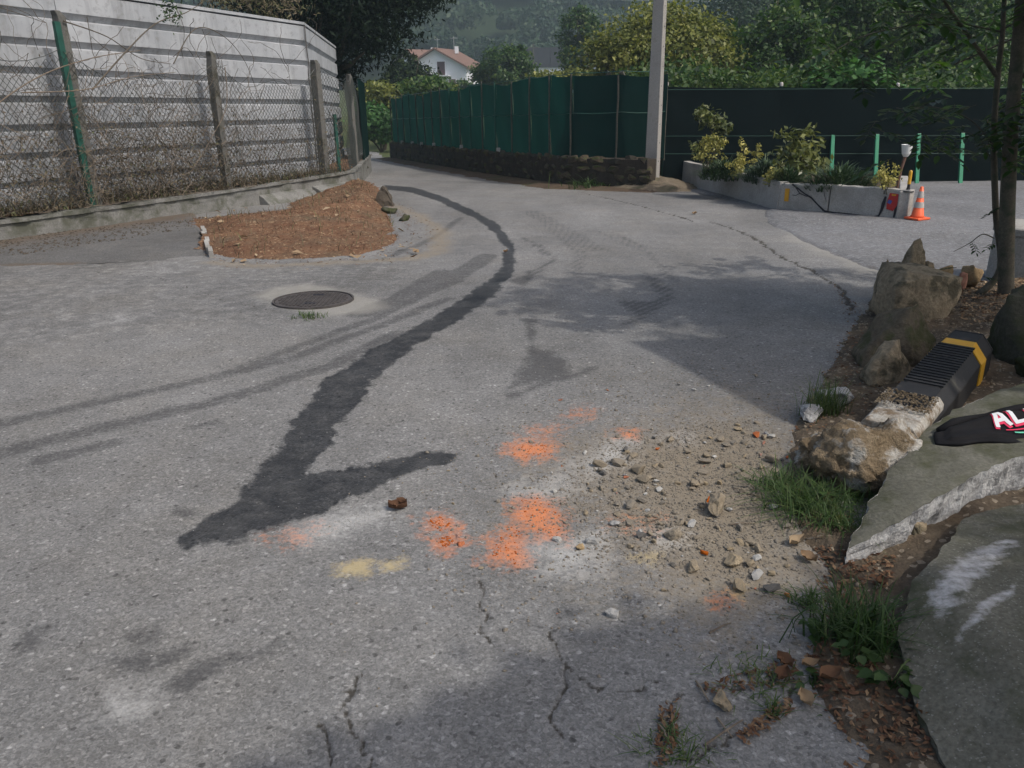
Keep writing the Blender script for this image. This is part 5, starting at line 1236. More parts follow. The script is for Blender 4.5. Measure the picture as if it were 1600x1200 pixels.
# sleeve roll along its back
m = MB(); m.tube([jpos(.02 + .9 * k / 14, .80 + .10 * math.sin(k * .9)) + (0, 0, .008) for k in range(15)], [.014 + .005 * math.sin(k * 1.7) + .008 * (k / 14) for k in range(15)], 10)
m.build('sleeve_fold', M['cloth'], jk, smooth=True)
def jtext(strokes, mat, dz, w, name, du=0, dv=0):
    """strokes laid on the cloth: quads of (u, v) in the print's own frame"""
    m = MB()
    for poly in strokes:
        N = 6; (a, b, c_, d) = [np.array(q, float) for q in poly]; V = []
        for i in range(N):
            for j in range(3):
                s, t = i / (N - 1), j / 2; q = (a * (1 - s) + b * s) * (1 - t) + (d * (1 - s) + c_ * s) * t
                V.append(jpos(*uvp(q[0] + du, q[1] + dv)) + np.array([0, -.002, dz]))
        m.add(V, [(i * 3 + j, i * 3 + 3 + j, i * 3 + 4 + j, i * 3 + 1 + j) for i in range(N - 1) for j in range(2)])
    return m.build(name, mat, jk)
def uvp(a, b): return (.285 + a * .094 - b * .07, .34 + b * .34 + a * .02)      # letter frame -> cloth: a along, b up
def stroke(p, q, w): p = np.array(p, float); q = np.array(q, float); d = q - p; d /= np.linalg.norm(d); n = np.array([-d[1], d[0]]) * w / 2; return (p - n, q - n, q + n, p + n)
LET = {'A': [((0, 0), (.25, 1)), ((.25, 1), (.56, 0)), ((.14, .36), (.44, .36))], 'L': [((.06, 1), (.10, 0)), ((.06, .07), (.50, .07))], 'I': [((.10, 1), (.12, 0))]}
for k, ch in enumerate('ALI'):
    S = [stroke((p[0] + k * .72, p[1]), (q[0] + k * .72, q[1]), .17) for p, q in LET[ch]]
    jtext(S, M['print_pink'], .0045, 0, 'letter_shadow', -.06, -.10); jtext(S, M['print_white'], .0075, 0, 'letter')
jtext([stroke((.45, -.42), (1.0, -.55), .09), stroke((.9, -.62), (2.0, -.70), .08)], M['print_green'], .006, 0, 'print_stripe')
jtext([stroke((.65, -.78), (1.4, -.88), .09), stroke((.2, -.22), (.9, -.3), .06)], M['print_pink'], .006, 0, 'print_stripe')

# ------------------------------------------------------------------ rubble on the road
deb = [hull_mesh('debris_piece', rock_pts(1, .8, .62, 200 + i, 15), M['debris'], 1, .03, i, .03, soft=.04, flat=True) for i in range(6)]
deb += [hull_mesh('debris_piece', rock_pts(1, .8, .6, 220 + i, 15), M['debris_white'], 1, .03, i, .03, soft=.04, flat=True) for i in range(2)]
deb += [hull_mesh('debris_piece', rock_pts(1, .7, .6, 230 + i, 12), M['debris_brick'], 0) for i in range(1)]
deb += [hull_mesh('debris_piece', rock_pts(1, .7, .6, 240 + i, 12), M['debris_dark'], 0) for i in range(1)]
dl_txt = {0: 'tan broken stone scattered on the earthy part of the road', 6: 'whitish concrete chip scattered among the tan rubble', 8: 'reddish brick crumb scattered on the asphalt', 9: 'dark asphalt crumb lying on the road'}
dpoly = [tuple(p[:2]) for p in GP([(960, 700), (1060, 670), (1190, 650), (1225, 720), (1230, 860), (1250, 950), (1140, 920), (1010, 880), (930, 840), (880, 780)])]
wide = [tuple(p[:2]) for p in GP([(660, 720), (830, 640), (1000, 560), (1240, 560), (1260, 700), (1270, 960), (1240, 1010), (900, 1000), (650, 900)])]
P = np.concatenate([scatter_on(lambda x, y: gz(y), dpoly, 205), scatter_on(lambda x, y: gz(y), wide, 75)])
szs = np.concatenate([rs.gamma(3.4, .0088, 205).clip(.014, .075), rs.gamma(2.5, .006, 75).clip(.010, .03)])
for i, (p, sz) in enumerate(zip(P, szs)):
    k = rs.choice(10, p=[.135] * 6 + [.05, .06, .04, .04]) if i < 205 else rs.choice([0, 3, 6, 7, 8, 9])
    o = bpy.data.objects.new('debris_stone', deb[k]); COL.objects.link(o)
    o.location = (p[0], p[1], float(road_flat(np.array([p[0]]), np.array([p[1]]))[0]) + sz * .22); o.scale = (sz, sz * rs.uniform(.7, 1.1), sz * rs.uniform(.6, 1.05)); o.rotation_euler = (rs.uniform(-.3, .3), rs.uniform(-.3, .3), rs.uniform(0, 6.28))
    kk = max(q for q in dl_txt if q <= k); tag(o, dl_txt[kk], 'stone', {0: 'tan rubble on the road', 6: 'white concrete chips on the road', 8: 'brick crumbs on the road', 9: 'asphalt crumbs on the road'}[kk])
def grit(name, label, polys, n, smin, smax, mat, zf=None, emb=.05, jit=0.0):
    """fine loose grains in one mesh"""
    P = np.concatenate([scatter_on(zf or (lambda x, y: road_flat(x, y)), pl_, n // len(polys)) for pl_ in polys]); n = len(P)
    if jit: P[:, :2] += rs.normal(size=(n, 2)) * jit * rs.rand(n, 1); P[:, 2] = road_flat(P[:, 0], P[:, 1])
    base = np.array([(1, 0, 0), (-1, 0, 0), (0, 1, 0), (0, -1, 0), (0, 0, 1), (0, 0, -1)], float); tri = np.array([(0, 2, 4), (2, 1, 4), (1, 3, 4), (3, 0, 4), (2, 0, 5), (1, 2, 5), (3, 1, 5), (0, 3, 5)])
    s = (smin + (smax - smin) * rs.rand(n) ** 3)[:, None, None] * .5; d = base[None] * rs.uniform(.6, 1.2, (n, 6, 1)); a = rs.uniform(0, 6.28, n); c_, s_ = np.cos(a), np.sin(a)
    d = np.stack([d[..., 0] * c_[:, None] - d[..., 1] * s_[:, None], d[..., 0] * s_[:, None] + d[..., 1] * c_[:, None], d[..., 2] * .7], -1) + rs.normal(size=(n, 6, 3)) * .12
    V = P[:, None, :] + d * s; V[..., 2] += s[:, :, 0] * emb
    F = (np.arange(n)[:, None, None] * 6 + tri[None]).reshape(-1, 3)
    o = mk(name, V.reshape(-1, 3), F, mat, None, V.reshape(-1, 3).mean(0)); return tag(o, label, 'grit', None, 'stuff')
grit('tan_grit', 'fine tan grit and crumbled earth on the road', [dpoly, dpoly, dpoly, wide], 18000, .003, .016, M['debris'], jit=.3)
grit('white_grit', 'fine crushed concrete on the road', [[tuple(p[:2]) for p in GP(w)] for w in WHITE[:4]], 1800, .002, .011, M['debris_white'])
grit('brick_grit', 'fine orange brick crumbs on the road', [[tuple(p[:2]) for p in GP(w)] for w in BRICK[:5]], 700, .002, .013, M['debris_brick'])
road_all = [tuple(p[:2]) for p in GP([(-100, 700), (500, 520), (1000, 560), (1200, 700), (1200, 1190), (0, 1190)])]
grit('road_grit', 'sparse loose grains on the bare road', [road_all], 500, .003, .010, M['debris_white'])
vz_np = lambda x, y: verge_z(x, y)
vlow = [tuple(p[:2]) for p in GP([(1215, 700), (1260, 620), (1330, 500), (1400, 450), (1600, 470), (1600, 660), (1450, 700), (1380, 860), (1400, 960), (1250, 1000)])]
grit('verge_grit', 'loose stones and crumbs of earth on the verge', [vlow], 3500, .004, .028, M['debris'], vz_np, .1)
yard_vis = [tuple(p[:2]) for p in GP([(1210, 342), (1560, 400), (1700, 400), (1700, 330), (1420, 350)])]
ap_vis = [tuple(p[:2]) for p in GP([(-40, 372), (60, 368), (190, 356), (300, 348), (305, 362), (160, 385), (60, 400), (-40, 405)])]
grit('moss_crumbs', 'dark moss and soil crumbs gathered along the foot of the left wall', [ap_vis], 1800, .008, .06, M['mossy_dark'], ap_z, -.1)
grit('coarse_rubble', 'small earth clods and stone fragments filling the rubble patch', [dpoly], 1300, .008, .030, M['debris'], jit=.45)
grit('yard_gravel', 'loose pale gravel on the rough yard surface', [yard_vis], 2600, .008, .03, M['gravel'], yard_z, .0)

# ------------------------------------------------------------------ leaves, twigs, grass and weeds in the foreground
def curled_leaf(name, label, c, L, mat, tint, rot=0., up=.3):
    """a dry leaf with a midrib, curled edges and a stalk"""
    V = []; F = []
    for i in range(7):
        u = i / 6; w = math.sin(math.pi * min(1, u * .96 + .04)) ** .8 * L * .36
        for j in range(5):
            v = (j - 2) / 2; x = (u - .5) * L; y = v * w * (1 + .15 * math.sin(i * 2.3 + j)); z = L * (up * v * v * .7 + .22 * (u - .5) ** 2 * 2 + .05 * math.sin(i * 1.9 + j * 2.1)) + .004
            V.append((c[0] + x * math.cos(rot) - y * math.sin(rot), c[1] + x * math.sin(rot) + y * math.cos(rot), c[2] + z))
    F = [(i * 5 + j, i * 5 + 5 + j, i * 5 + 6 + j, i * 5 + 1 + j) for i in range(6) for j in range(4)]
    return tag(mk(name, V, F, mat, None, c, smooth=True, tint=[tint] * len(F)), label, 'leaf')
def gp_(px, py):
    p = G(px, py); k = px > 1215 and py > 600
    return np.array([p[0], p[1], max(vz(p[0], p[1]) if k else -9, float(road_flat(np.array([p[0]]), np.array([p[1]]))[0]))])
for k in range(3): curled_leaf('dry_leaf', ('curled brown dead leaf alone on the road near the wet trail', 'brown dead leaf crumpled over another beside the wet trail', 'small curled brown leaf edge beside the wet trail')[k], gp_(622 + k * 3, 797 - k * 3) + (0, 0, .004 * k), (.075, .06, .05)[k], M['lf_dry'], .12 + .05 * k, k * 1.3, (.5, .25, .4)[k])
for px, py, L, tn, ro, lab in ((1244, 853, .07, .85, .5, 'large pale orange dead leaf at the edge of the rubble'), (1262, 878, .065, .6, 2.2, 'brown dead leaf just below the pale orange one'), (1292, 790, .08, .25, 1.0, 'reddish dead leaf beside the large grass tuft'), (1085, 335, .1, .7, 1, 'tan leaf near the planter crack'),
        (1258, 1100, .06, .75, 1.7, 'pale buff leaf between the asphalt patch and the weeds'), (1295, 1070, .07, .3, .3, 'reddish brown leaf under the lower weeds'), (1225, 1040, .06, .2, 2.0, 'curled brown leaf at the edge of the mossy patch'), (1222, 1062, .06, .15, .9, 'dark brown curled leaf below the other curled one'),
        (1265, 1045, .05, .65, .1, 'small tan leaf left of the lower weeds'), (1375, 925, .05, .15, 1.2, 'dark red leaf at the foot of the slab'), (1440, 1130, .06, .3, 1, 'brown leaf under the edge of the big slab'), (790, 396, .07, .5, 1, 'small brown leaf lying on the wet trail'), (480, 1000, .001, .5, 1, '')):
    if lab: curled_leaf('dry_leaf', lab, gp_(px, py) + (0, 0, .006), L, M['lf_dry'], tn, ro, .35)
tw_lab = ('straight pale twig beside the squarish stone', 'thin pale twig crossing the mossy patch', 'dark twig lying on the shaded road above the patch', 'green-brown stalk among the rubble', 'pale twig at the left of the mossy patch', 'short twig under the patch of weeds', 'thin reddish twig in front of the big rubble lump', 'thin straw at the lower edge of the patch')
for lab, (a, b) in zip(tw_lab, (((1087, 1068), (1108, 1100)), ((1100, 1168), (1160, 1128)), ((1108, 992), (1142, 976)), ((1140, 822), (1180, 821)), ((1028, 1135), (1042, 1165)), ((1298, 1113), (1322, 1118)), ((1005, 824), (1032, 812)), ((1120, 1125), (1144, 1155)))):
    p = gp_(*a); q = gp_(*b); m = MB(); mid = (p + q) / 2 + (rnd.uniform(-.006, .006), 0, .012)
    m.tube([p + (0, 0, .005), mid, q + (0, 0, .005)], [.0035, .003, .0018], 5); tag(m.build('twig', M['twig'], None, p), lab, 'twig')
def litter(polys, n, size, lo, hi, zf, name, label):
    C = np.concatenate([scatter_on(zf, [tuple(p[:2]) for p in GP(q)], n // len(polys)) for q in polys]); C[:, 2] += .008
    V, F = leaf_quads(C, size, 1.7, .45); tag(mk(name, V, F, M['lf_dry'], None, C.mean(0), tint=np.clip(rs.uniform(lo, hi, len(C)) + rs.normal(size=len(C)) * .1, 0, 1)), label, 'leaf litter', None, 'stuff')
litter([[(1490, 440), (1560, 430), (1680, 460), (1690, 520), (1500, 525)]], 1500, .035, .3, .9, verge_z, 'leaf_litter', 'tan leaf litter on the sunlit verge by the thin trees')
litter([[(1215, 700), (1330, 500), (1420, 600), (1380, 640), (1250, 690)], [(1220, 880), (1280, 860), (1400, 880), (1390, 930), (1260, 990)], [(1240, 1010), (1300, 1000), (1420, 1100), (1500, 1200), (1320, 1200)]], 1300, .022, .05, .5, verge_z, 'leaf_litter', 'brown leaf litter on the shaded verge in front')
mx = lambda x, y: road_flat(x, y)
litter([[(1085, 1075), (1240, 1030), (1250, 1075), (1120, 1090)], [(1030, 1110), (1060, 1095), (1060, 1160), (1040, 1200), (1020, 1200)], [(1150, 1150), (1230, 1090), (1240, 1110), (1170, 1170)], [(1300, 440), (1350, 490), (1325, 520), (1310, 470)]], 420, .02, .1, .6, mx, 'leaf_litter', 'leaf crumbs gathered in the cracks of the asphalt patch')
def tuft(label, px, py, n, h, lean, w, spread, tc=.45, name='grass_tuft', extra=None):
    c = gp_(px, py); C = c + rs.normal(size=(n, 3)) * [spread, spread * .8, 0]; C[:, 2] = c[2] - .01
    o = blades(C, h, lean, w, M['lf_grass'], name, c, np.clip(tc + rs.normal(size=n) * .22, 0, 1)); return tag(o, label, 'grass tuft')
tuft('large dense green grass tuft beside the clay foot of the bollard', 1262, 798, 430, .14, 1.5, .0042, .075, .42)
tuft('smaller grass tuft creeping left from the large one', 1218, 765, 200, .11, 1.0, .005, .05, .5)
tuft('grass under the tip of the broken slab', 1300, 832, 120, .09, 1.2, .005, .04, .5)
tuft('wispy seeding grass tuft in front of the pale concrete lump', 1283, 652, 190, .19, .55, .004, .05, .62)
tuft('tall dark grass tuft at the foot of the big slab', 1335, 1010, 330, .17, .9, .006, .06, .2)
tuft('low grass clump at the left of the lower weeds', 1262, 945, 110, .06, 1.2, .005, .032, .35)
tuft('tiny grass tuft growing by the manhole', 485, 496, 90, .07, 1.2, .006, .06, .5)
tuft('dry short grass along the top of the mossy patch', 1185, 1062, 150, .05, 1.2, .004, .07, .65)
tuft('short grass at the lower left of the mossy patch', 1058, 1175, 150, .05, 1.2, .004, .05, .55)
tuft('single thin grass clump at the corner of the patch', 1203, 1115, 40, .06, .9, .004, .015, .5)
tuft('green weeds at the foot of the stone wall near the pole', 925, 294, 160, .3, 1.1, .02, .22, .4)
tuft('thin dark grass inside the hole by the slab', 1345, 790, 90, .12, 1.0, .004, .05, .25)
tuft('sparse grass in the gap below the broken slab', 1365, 850, 60, .09, 1.0, .004, .03, .35)
def weed(label, px, py, n, L, spread, tc, h):
    c = gp_(px, py); t = thing('weed', label, 'weed', c); st = MB()
    for i in range(n):
        a = rnd.uniform(0, 6.28); r = spread * rnd.uniform(.25, 1); e = c + np.array([math.cos(a) * r, math.sin(a) * r, h * rnd.uniform(.3, 1)])
        st.tube([c + (rnd.uniform(-.01, .01), rnd.uniform(-.01, .01), 0), (c + e) / 2 + (0, 0, .02), e], [.002, .0017, .0012], 4, False)
        V = []; LL = L * rnd.uniform(.6, 1.2); d = np.array([math.cos(a), math.sin(a), rnd.uniform(-.4, .25)]); d /= np.linalg.norm(d); s = np.cross(d, (0, 0, 1)); s /= np.linalg.norm(s); nz = np.cross(s, d)
        for k in range(6):
            u = k / 5; w = (.06, .52, .60, .46, .26, .02)[k] * LL * .75 * (1 + .15 * math.sin(k * 3 + i))
            for j in (-1, 0, 1): V.append(e + d * LL * (u - .1) + s * w * j + nz * LL * (.10 * abs(j) - .18 * u * u))
        F = [(k * 3 + j, k * 3 + 3 + j, k * 3 + 4 + j, k * 3 + 1 + j) for k in range(5) for j in range(2)]
        mk('leaf', V, F, M['lf_grass'], t, tint=[min(1, max(0, tc + rnd.gauss(0, .12)))] * len(F), smooth=True)
    st.build('stem', M['lf_grass'], t)
weed('broad-leaved dark green weed against the lower edge of the big slab', 1390, 1085, 11, .05, .06, .2, .05)
weed('lobed green weed left of the tall dark grass', 1268, 985, 8, .05, .05, .28, .05)
weed('small round-leaved weed with one yellowing leaf', 1368, 1040, 7, .035, .045, .55, .04)
weed('small broad-leaved plant in the middle of the grass by the clay clod', 1278, 790, 7, .04, .05, .4, .07)
weed('low leafy weed in the leaf litter below the tall grass', 1272, 1075, 7, .03, .05, .22, .025)
weed('lobed weed with upright leaves in front of the tall dark grass', 1330, 1050, 9, .045, .06, .25, .08)

# ------------------------------------------------------------------ thin trees on the right, one group of stems
def limb_tube(m, pts, r0, r1, n=7):
    P = [np.array(p, float) for p in pts]; Q = []
    for i in range(len(P) - 1):
        a = P[max(i - 1, 0)]; b = P[i]; c_ = P[i + 1]; d = P[min(i + 2, len(P) - 1)]
        for k in range(5):
            t = k / 5; Q.append(.5 * (2 * b + (c_ - a) * t + (2 * a - 5 * b + 4 * c_ - d) * t * t + (3 * b - a - 3 * c_ + d) * t ** 3))
    Q.append(P[-1]); m.tube(Q, list(np.linspace(r0, r1, len(Q))), n); return Q
def near_leaves(name, parent, ends, n_spray, L, mat, tc=.4, ldir=None):
    """pinnate sprays: leaflets in pairs along drooping leaf stalks that hang from the branch ends"""
    Vs, Fs, T = [], [], []; st = MB(); nb = 0
    for e in ends:
        for q in range(n_spray):
            o = np.array(e) + rs.normal(size=3) * [.16, .16, .12]; a = rnd.uniform(0, 6.28); d = np.array([math.cos(a), math.sin(a), rnd.uniform(-.55, .15)]); d /= np.linalg.norm(d)
            k = rnd.randint(4, 6); s = np.cross(d, (0, 0, 1)); s /= np.linalg.norm(s); tn = min(1, max(0, tc + rnd.gauss(0, .22)))
            ln = L * k * .42; st.tube([o, o + d * ln * .6 - np.array([0, 0, ln * .08]), o + d * ln - np.array([0, 0, ln * .28])], [.0022, .0018, .001], 3, False)
            for j in range(k):
                u = (j + 1) / k; b = o + d * ln * u - np.array([0, 0, ln * .28 * u * u])
                for sd in ((-1, 1) if j < k - 1 else (0,)):
                    dl_ = d * (.55 if sd else 1) + s * sd * .9 + np.array([0, 0, -.25 + rnd.uniform(-.2, .2)]); dl_ /= np.linalg.norm(dl_); w = np.cross(dl_, (0, 0, 1)); w /= np.linalg.norm(w) + 1e-6; nz = np.cross(w, dl_); LL = L * rnd.uniform(.75, 1.2); W = LL * .19
                    Vs += [b, b + dl_ * LL * .35 + w * W + nz * .1 * LL, b + dl_ * LL * .7 + w * W * .85 + nz * .06 * LL, b + dl_ * LL, b + dl_ * LL * .7 - w * W * .85 + nz * .06 * LL, b + dl_ * LL * .35 - w * W + nz * .1 * LL]
                    Fs.append((nb, nb + 1, nb + 2, nb + 3)); Fs.append((nb, nb + 3, nb + 4, nb + 5)); T += [tn, tn]; nb += 6
    mk(name, Vs, np.array(Fs), mat, parent, tint=T); st.build('leaf_stalk', M['twig_dark'], parent)['kind'] = 'stuff'
TY = 5.8
def tp(px, py, y=TY): return at_y(px, py, y)
tb = np.array([3.66, TY, vz(3.66, TY) - .05])
t = thing('thin_tree', 'thick bare grey tree trunk at the right edge with drooping leafy branches', 'tree', tb); m = MB()
limb_tube(m, [tb, tp(1571, 470), tp(1574, 330), tp(1580, 200), tp(1592, 60), tp(1598, -60), tp(1590, -260), tp(1600, -420)], .061, .028, 10)
trk = m.build('trunk', M['bark_near'], t, smooth=True)
m = MB(); ends = []
for pts, r in (([tp(1594, 40), tp(1660, -60, 5.5), tp(1760, -150, 5.0)], .022), ([tp(1590, 120), (4.3, 5.0, 1.9), (4.5, 4.3, 2.3), (4.4, 3.7, 2.8)], .02), ([tp(1598, -60), tp(1520, -160, 5.4), tp(1420, -170, 5.1), tp(1330, -110, 4.9)], .02), ([tp(1594, -180), tp(1700, -300, 5.2), (4.2, 4.3, 3.7), (4.0, 3.6, 3.9)], .02), ([tp(1600, -300), (3.4, 5.2, 3.9), (3.0, 4.6, 4.1)], .016), ([tp(1585, 190), tp(1612, 182, 5.7), tp(1680, 190, 5.6)], .010),
        ([tp(1596, -20), tp(1640, 30, 6.3), tp(1560, 70, 6.8), tp(1470, 110, 7.0)], .014)):
    q = limb_tube(m, pts, r, r * .3, 6); ends += [q[-1], q[-4], q[-7] if len(q) > 7 else q[-2]]
m.build('branch', M['bark_near'], t, smooth=True)
near_leaves('crown', t, ends + [e + rs.normal(size=3) * .25 for e in ends], 7, .11, M['lf_near'], .5)
t = thing('thin_tree', 'slender dark leaning stem left of the thick trunk with a forked branch', 'tree', tb + (-.12, .15, 0)); m = MB(); Y2 = 5.95
q0 = np.array([tb[0] - .10, Y2, tb[2]])
limb_tube(m, [q0, tp(1563, 420, Y2), tp(1556, 330, Y2), tp(1553, 210, Y2), tp(1560, 110, Y2), tp(1567, 40, Y2), tp(1572, -120, Y2), tp(1560, -260, Y2)], .028, .012, 8)
m.build('trunk', M['bark_near'], t, smooth=True); m = MB(); ends = []
for pts, r in (([tp(1557, 118, Y2), tp(1530, 80, 5.9), tp(1502, 40, 5.8), tp(1472, -4, 5.7), tp(1440, -60, 5.5)], .017), ([tp(1566, 50, Y2), tp(1520, 40, 6.0), tp(1480, 28, 6.0), tp(1440, 18, 6.05), tp(1400, 20, 6.1)], .008), ([tp(1568, 45, Y2), tp(1585, 36, 5.9), tp(1605, 25, 5.8)], .008), ([tp(1553, 230, Y2), tp(1520, 190, 6.0), tp(1480, 172, 6.1), tp(1440, 168, 6.1), tp(1400, 190, 6.1)], .006),
        ([tp(1502, 40, 5.8), tp(1420, 40, 6.0), tp(1340, 60, 6.1), tp(1290, 90, 6.1)], .007), ([tp(1553, 260, Y2), tp(1530, 216, 6.0), tp(1500, 205, 6.0)], .005)):
    q = limb_tube(m, pts, r, r * .35, 6); ends += [q[-1], q[-3], q[-6]]
m.build('branch', M['bark_near'], t, smooth=True)
near_leaves('crown', t, ends, 4, .10, M['lf_near'], .45)
# small twig of leaves low on the stem
m = MB(); q = limb_tube(m, [tp(1553, 372, Y2), tp(1535, 366, 5.9), tp(1515, 380, 5.85), tp(1490, 393, 5.8)], .005, .002, 5); m.build('low_twig', M['bark_near'], t)
near_leaves('low_leaves', t, [q[-1], q[-4], q[-8]], 2, .045, M['lf_near'], .15)

# trees added out of view, crowns placed along the sun to shade the road
def shade_tree(label, base, blobs, n, size=.19):
    b = np.array([base[0], base[1], vz(base[0], base[1]) - .05]); t = thing('added_shade_tree', label, 'tree', b)
    trunk_mesh(b, (base[0] + .1, base[1], max(c[2] for c, _ in blobs) + .2), .09, blobs, M['bark_near'], t, limbs=9)
    crown_mesh(blobs, n, size, M['lf_near'], parent=t, tint_c=.35, shell=.2, clump=160, cs=.30, aspect=.5)
SHADE = []
def shadow_src(x, y, h): return (x + to_sun.x / to_sun.z * h, y + to_sun.y / to_sun.z * h, h)
shade_tree('leafy roadside tree on the verge right of the big slab', (4.6, 4.4), [(shadow_src(1.35, 6.0, 3.1), (.62, .30, .22)), (shadow_src(.75, 6.05, 3.0), (.5, .26, .18)), (shadow_src(2.0, 5.85, 3.2), (.6, .36, .25)), (shadow_src(2.6, 5.4, 3.4), (.7, .5, .3)), ((5.0, 4.2, 3.8), (.9, .8, .6))], 9000)
shade_tree('tall leafy tree behind the viewer on the right', (5.4, -2.2), [(shadow_src(x, y, h), r) for x, y, h, r in ((.10, 1.25, 3.5, (.50, .36, .22)), (.5, 1.5, 3.6, (.55, .34, .22)), (1.0, 1.68, 3.6, (.55, .34, .22)), (1.6, 1.80, 3.5, (.55, .34, .22)), (.55, .9, 3.8, (.6, .5, .3)), (1.1, 1.1, 3.9, (.8, .5, .3)), (2.0, 1.3, 3.9, (.8, .6, .3)), (2.3, 2.0, 3.7, (.5, .4, .3)))], 30000, .22)
# added open-sided shelter out of view, roof shaped to throw the wedge of shade
sh0 = np.array([.84, 4.98]); e1 = np.array([.55, -1.36]); e2 = np.array([1.75, .18]); hh_ = 3.0
t = thing('added_shelter', 'added unseen shelter on four thin posts, its flat roof shaped to shade the road', 'shelter', (4.4, 3.1, vz(4.4, 3.1)))
R4 = [np.array(shadow_src(*(sh0 + e1 * a + e2 * b), hh_)) for a, b in ((0, 0), (1, 0), (1, 1), (0, 1))]
mk('roof', R4 + [p + (0, 0, .07) for p in R4], [(3, 2, 1, 0), (4, 5, 6, 7), (0, 1, 5, 4), (1, 2, 6, 5), (2, 3, 7, 6), (3, 0, 4, 7)], M['panel'], t)
for a, b in ((.08, .16), (.92, .16), (.92, .95), (.08, .95)):
    p = R4[0] + (R4[1] - R4[0]) * a + (R4[3] - R4[0]) * b; m = MB(); m.tube([(p[0], p[1], vz(p[0], p[1]) - .05), (p[0], p[1], hh_)], .04, 8); m.build('post', M['green_paint'], t)

# ------------------------------------------------------------------ trees and shrubs beyond the fences
def blob_px(px, py, y, wpx, hpx, dpt=None):
    p = at_y(px, py, y); k = math.hypot(y, 0) / 1256.0 * .97
    w = wpx * k / 2; return (tuple(p), (w, dpt or w, hpx * k / 2))
def gpos(px, y): p = at_y(px, 140, y); return np.array([p[0], y, float(gz(y)) - .1])
tree('dark_conifer', 'huge dark drooping conifer overhanging the end of the white wall', 'tree', np.array([-5.4, 25.5, -1.0]),
     [blob_px(535, 25, 25, 215, 140, 2.4), blob_px(590, -40, 25, 200, 130, 2.4), blob_px(500, -60, 25, 330, 240, 3), blob_px(518, 98, 25, 90, 76, 1.3), blob_px(625, -50, 25, 110, 100, 2.), blob_px(420, -30, 24, 200, 100, 1.6), blob_px(560, -260, 25.5, 300, 320, 3)], 95000, .155, M['lf_dark'], M['bark'], .24,
     tint_c=.35, tint_v=.4, shell=.25, clump=1100, cs=.16, aspect=.34, droop=.9)
crown_mesh([blob_px(425, 6, 20.5, 130, 50, .8), blob_px(370, -8, 19.5, 120, 40, .8)], 1700, .12, M['lf_dead'], 'crown', None, .6, .4, .2, 60, .25, .25, .2, .8, origin=at_y(425, 6, 20.5))
o = bpy.context.scene.objects['crown.001'] if 'crown.001' in bpy.context.scene.objects else None
for o in list(COL.objects):
    if o.parent is None and o.name.startswith('crown') and 'label' not in o: o.name = 'conifer_spray'; tag(o, 'browning conifer spray showing over the top of the white wall', 'foliage', None, 'stuff')
tree('yellow_tree', 'broad yellowing tree behind the concrete pole', 'tree', gpos(1030, 27), [blob_px(1030, 70, 27, 190, 110, 2), blob_px(985, 95, 27, 170, 80, 1.8), blob_px(1075, 90, 27, 160, 100, 1.8), blob_px(1040, 40, 27, 110, 60, 1.4), blob_px(962, 106, 26.5, 80, 46, 1), blob_px(1120, 118, 26.5, 70, 60, 1)], 20000, .14, M['lf_yellow'], M['bark'], .16, tint_c=.55, tint_v=.6, shell=.5, clump=420, cs=.15)
for lab, bx, Y, bl, n, mt in (
    ('dense mid-green tree left of the bright fig-like shrub', 1200, 27, [(1190, 95, 150, 120), (1230, 60, 110, 90), (1165, 125, 90, 60), (1250, 110, 110, 90)], 9000, 'lf_green'),
    ('tallest dense green tree behind the dark screen fence', 1330, 30, [(1330, 40, 200, 160), (1290, 70, 140, 120), (1390, 60, 160, 140), (1340, -30, 180, 110)], 13000, 'lf_green'),
    ('dense green tree partly hidden by the thin trunks', 1450, 29, [(1460, 70, 170, 140), (1430, 110, 130, 90), (1500, 30, 140, 120), (1520, 110, 120, 80)], 11000, 'lf_green'),
    ('green tree filling the right edge behind the thin trunks', 1600, 31, [(1590, 60, 150, 160), (1650, 90, 160, 140), (1620, -20, 150, 110)], 8000, 'lf_green'),
    ('tall slender pale green tree left of the yellowing tree', 905, 62, [(906, 55, 66, 70), (900, 90, 60, 50), (912, 28, 40, 40)], 5000, 'lf_green'),
    ('rounded bushy green tree beside the white house', 790, 58, [(790, 110, 92, 62), (770, 118, 60, 44), (815, 120, 60, 44), (803, 88, 40, 34)], 5600, 'lf_green'),
    ('dark green pine-like tree in front of the white house', 640, 50, [(640, 128, 80, 60), (630, 108, 46, 44), (655, 140, 90, 30), (610, 145, 40, 36)], 5200, 'lf_dark'),
    ('tall dark tree behind the gap between the yellowing tree and the green trees', 1160, 60, [(1150, 30, 120, 100), (1120, 60, 90, 60), (1190, 0, 100, 80)], 6000, 'lf_hill')):
    k = Y / 1256
    tree('leafy_tree' if 'pine' not in lab else 'pine_tree', lab, 'tree', gpos(bx, Y), [blob_px(a, b, Y, w, h) for a, b, w, h in bl], int(n * 1.6), .165 * (Y / 30) ** .5, M[mt], M['bark'], .16, tint_c=.45 if mt != 'lf_dark' else .75, tint_v=.55, shell=.5, clump=int(n / 30), cs=.15)
tree('fig_like_shrub', 'bright green large-leaved shrub above the dark screen fence', 'shrub', gpos(1335, 19.5), [blob_px(1335, 122, 19.5, 110, 50, .8), blob_px(1300, 138, 19.5, 60, 30, .6), blob_px(1370, 130, 19.5, 60, 36, .6), blob_px(1408, 136, 19.3, 40, 22, .4)], 1700, .19, M['lf_bright'], M['bark'], .05, tint_c=.5, tint_v=.5, shell=.4, clump=110, cs=.16, aspect=.7, up=.9)
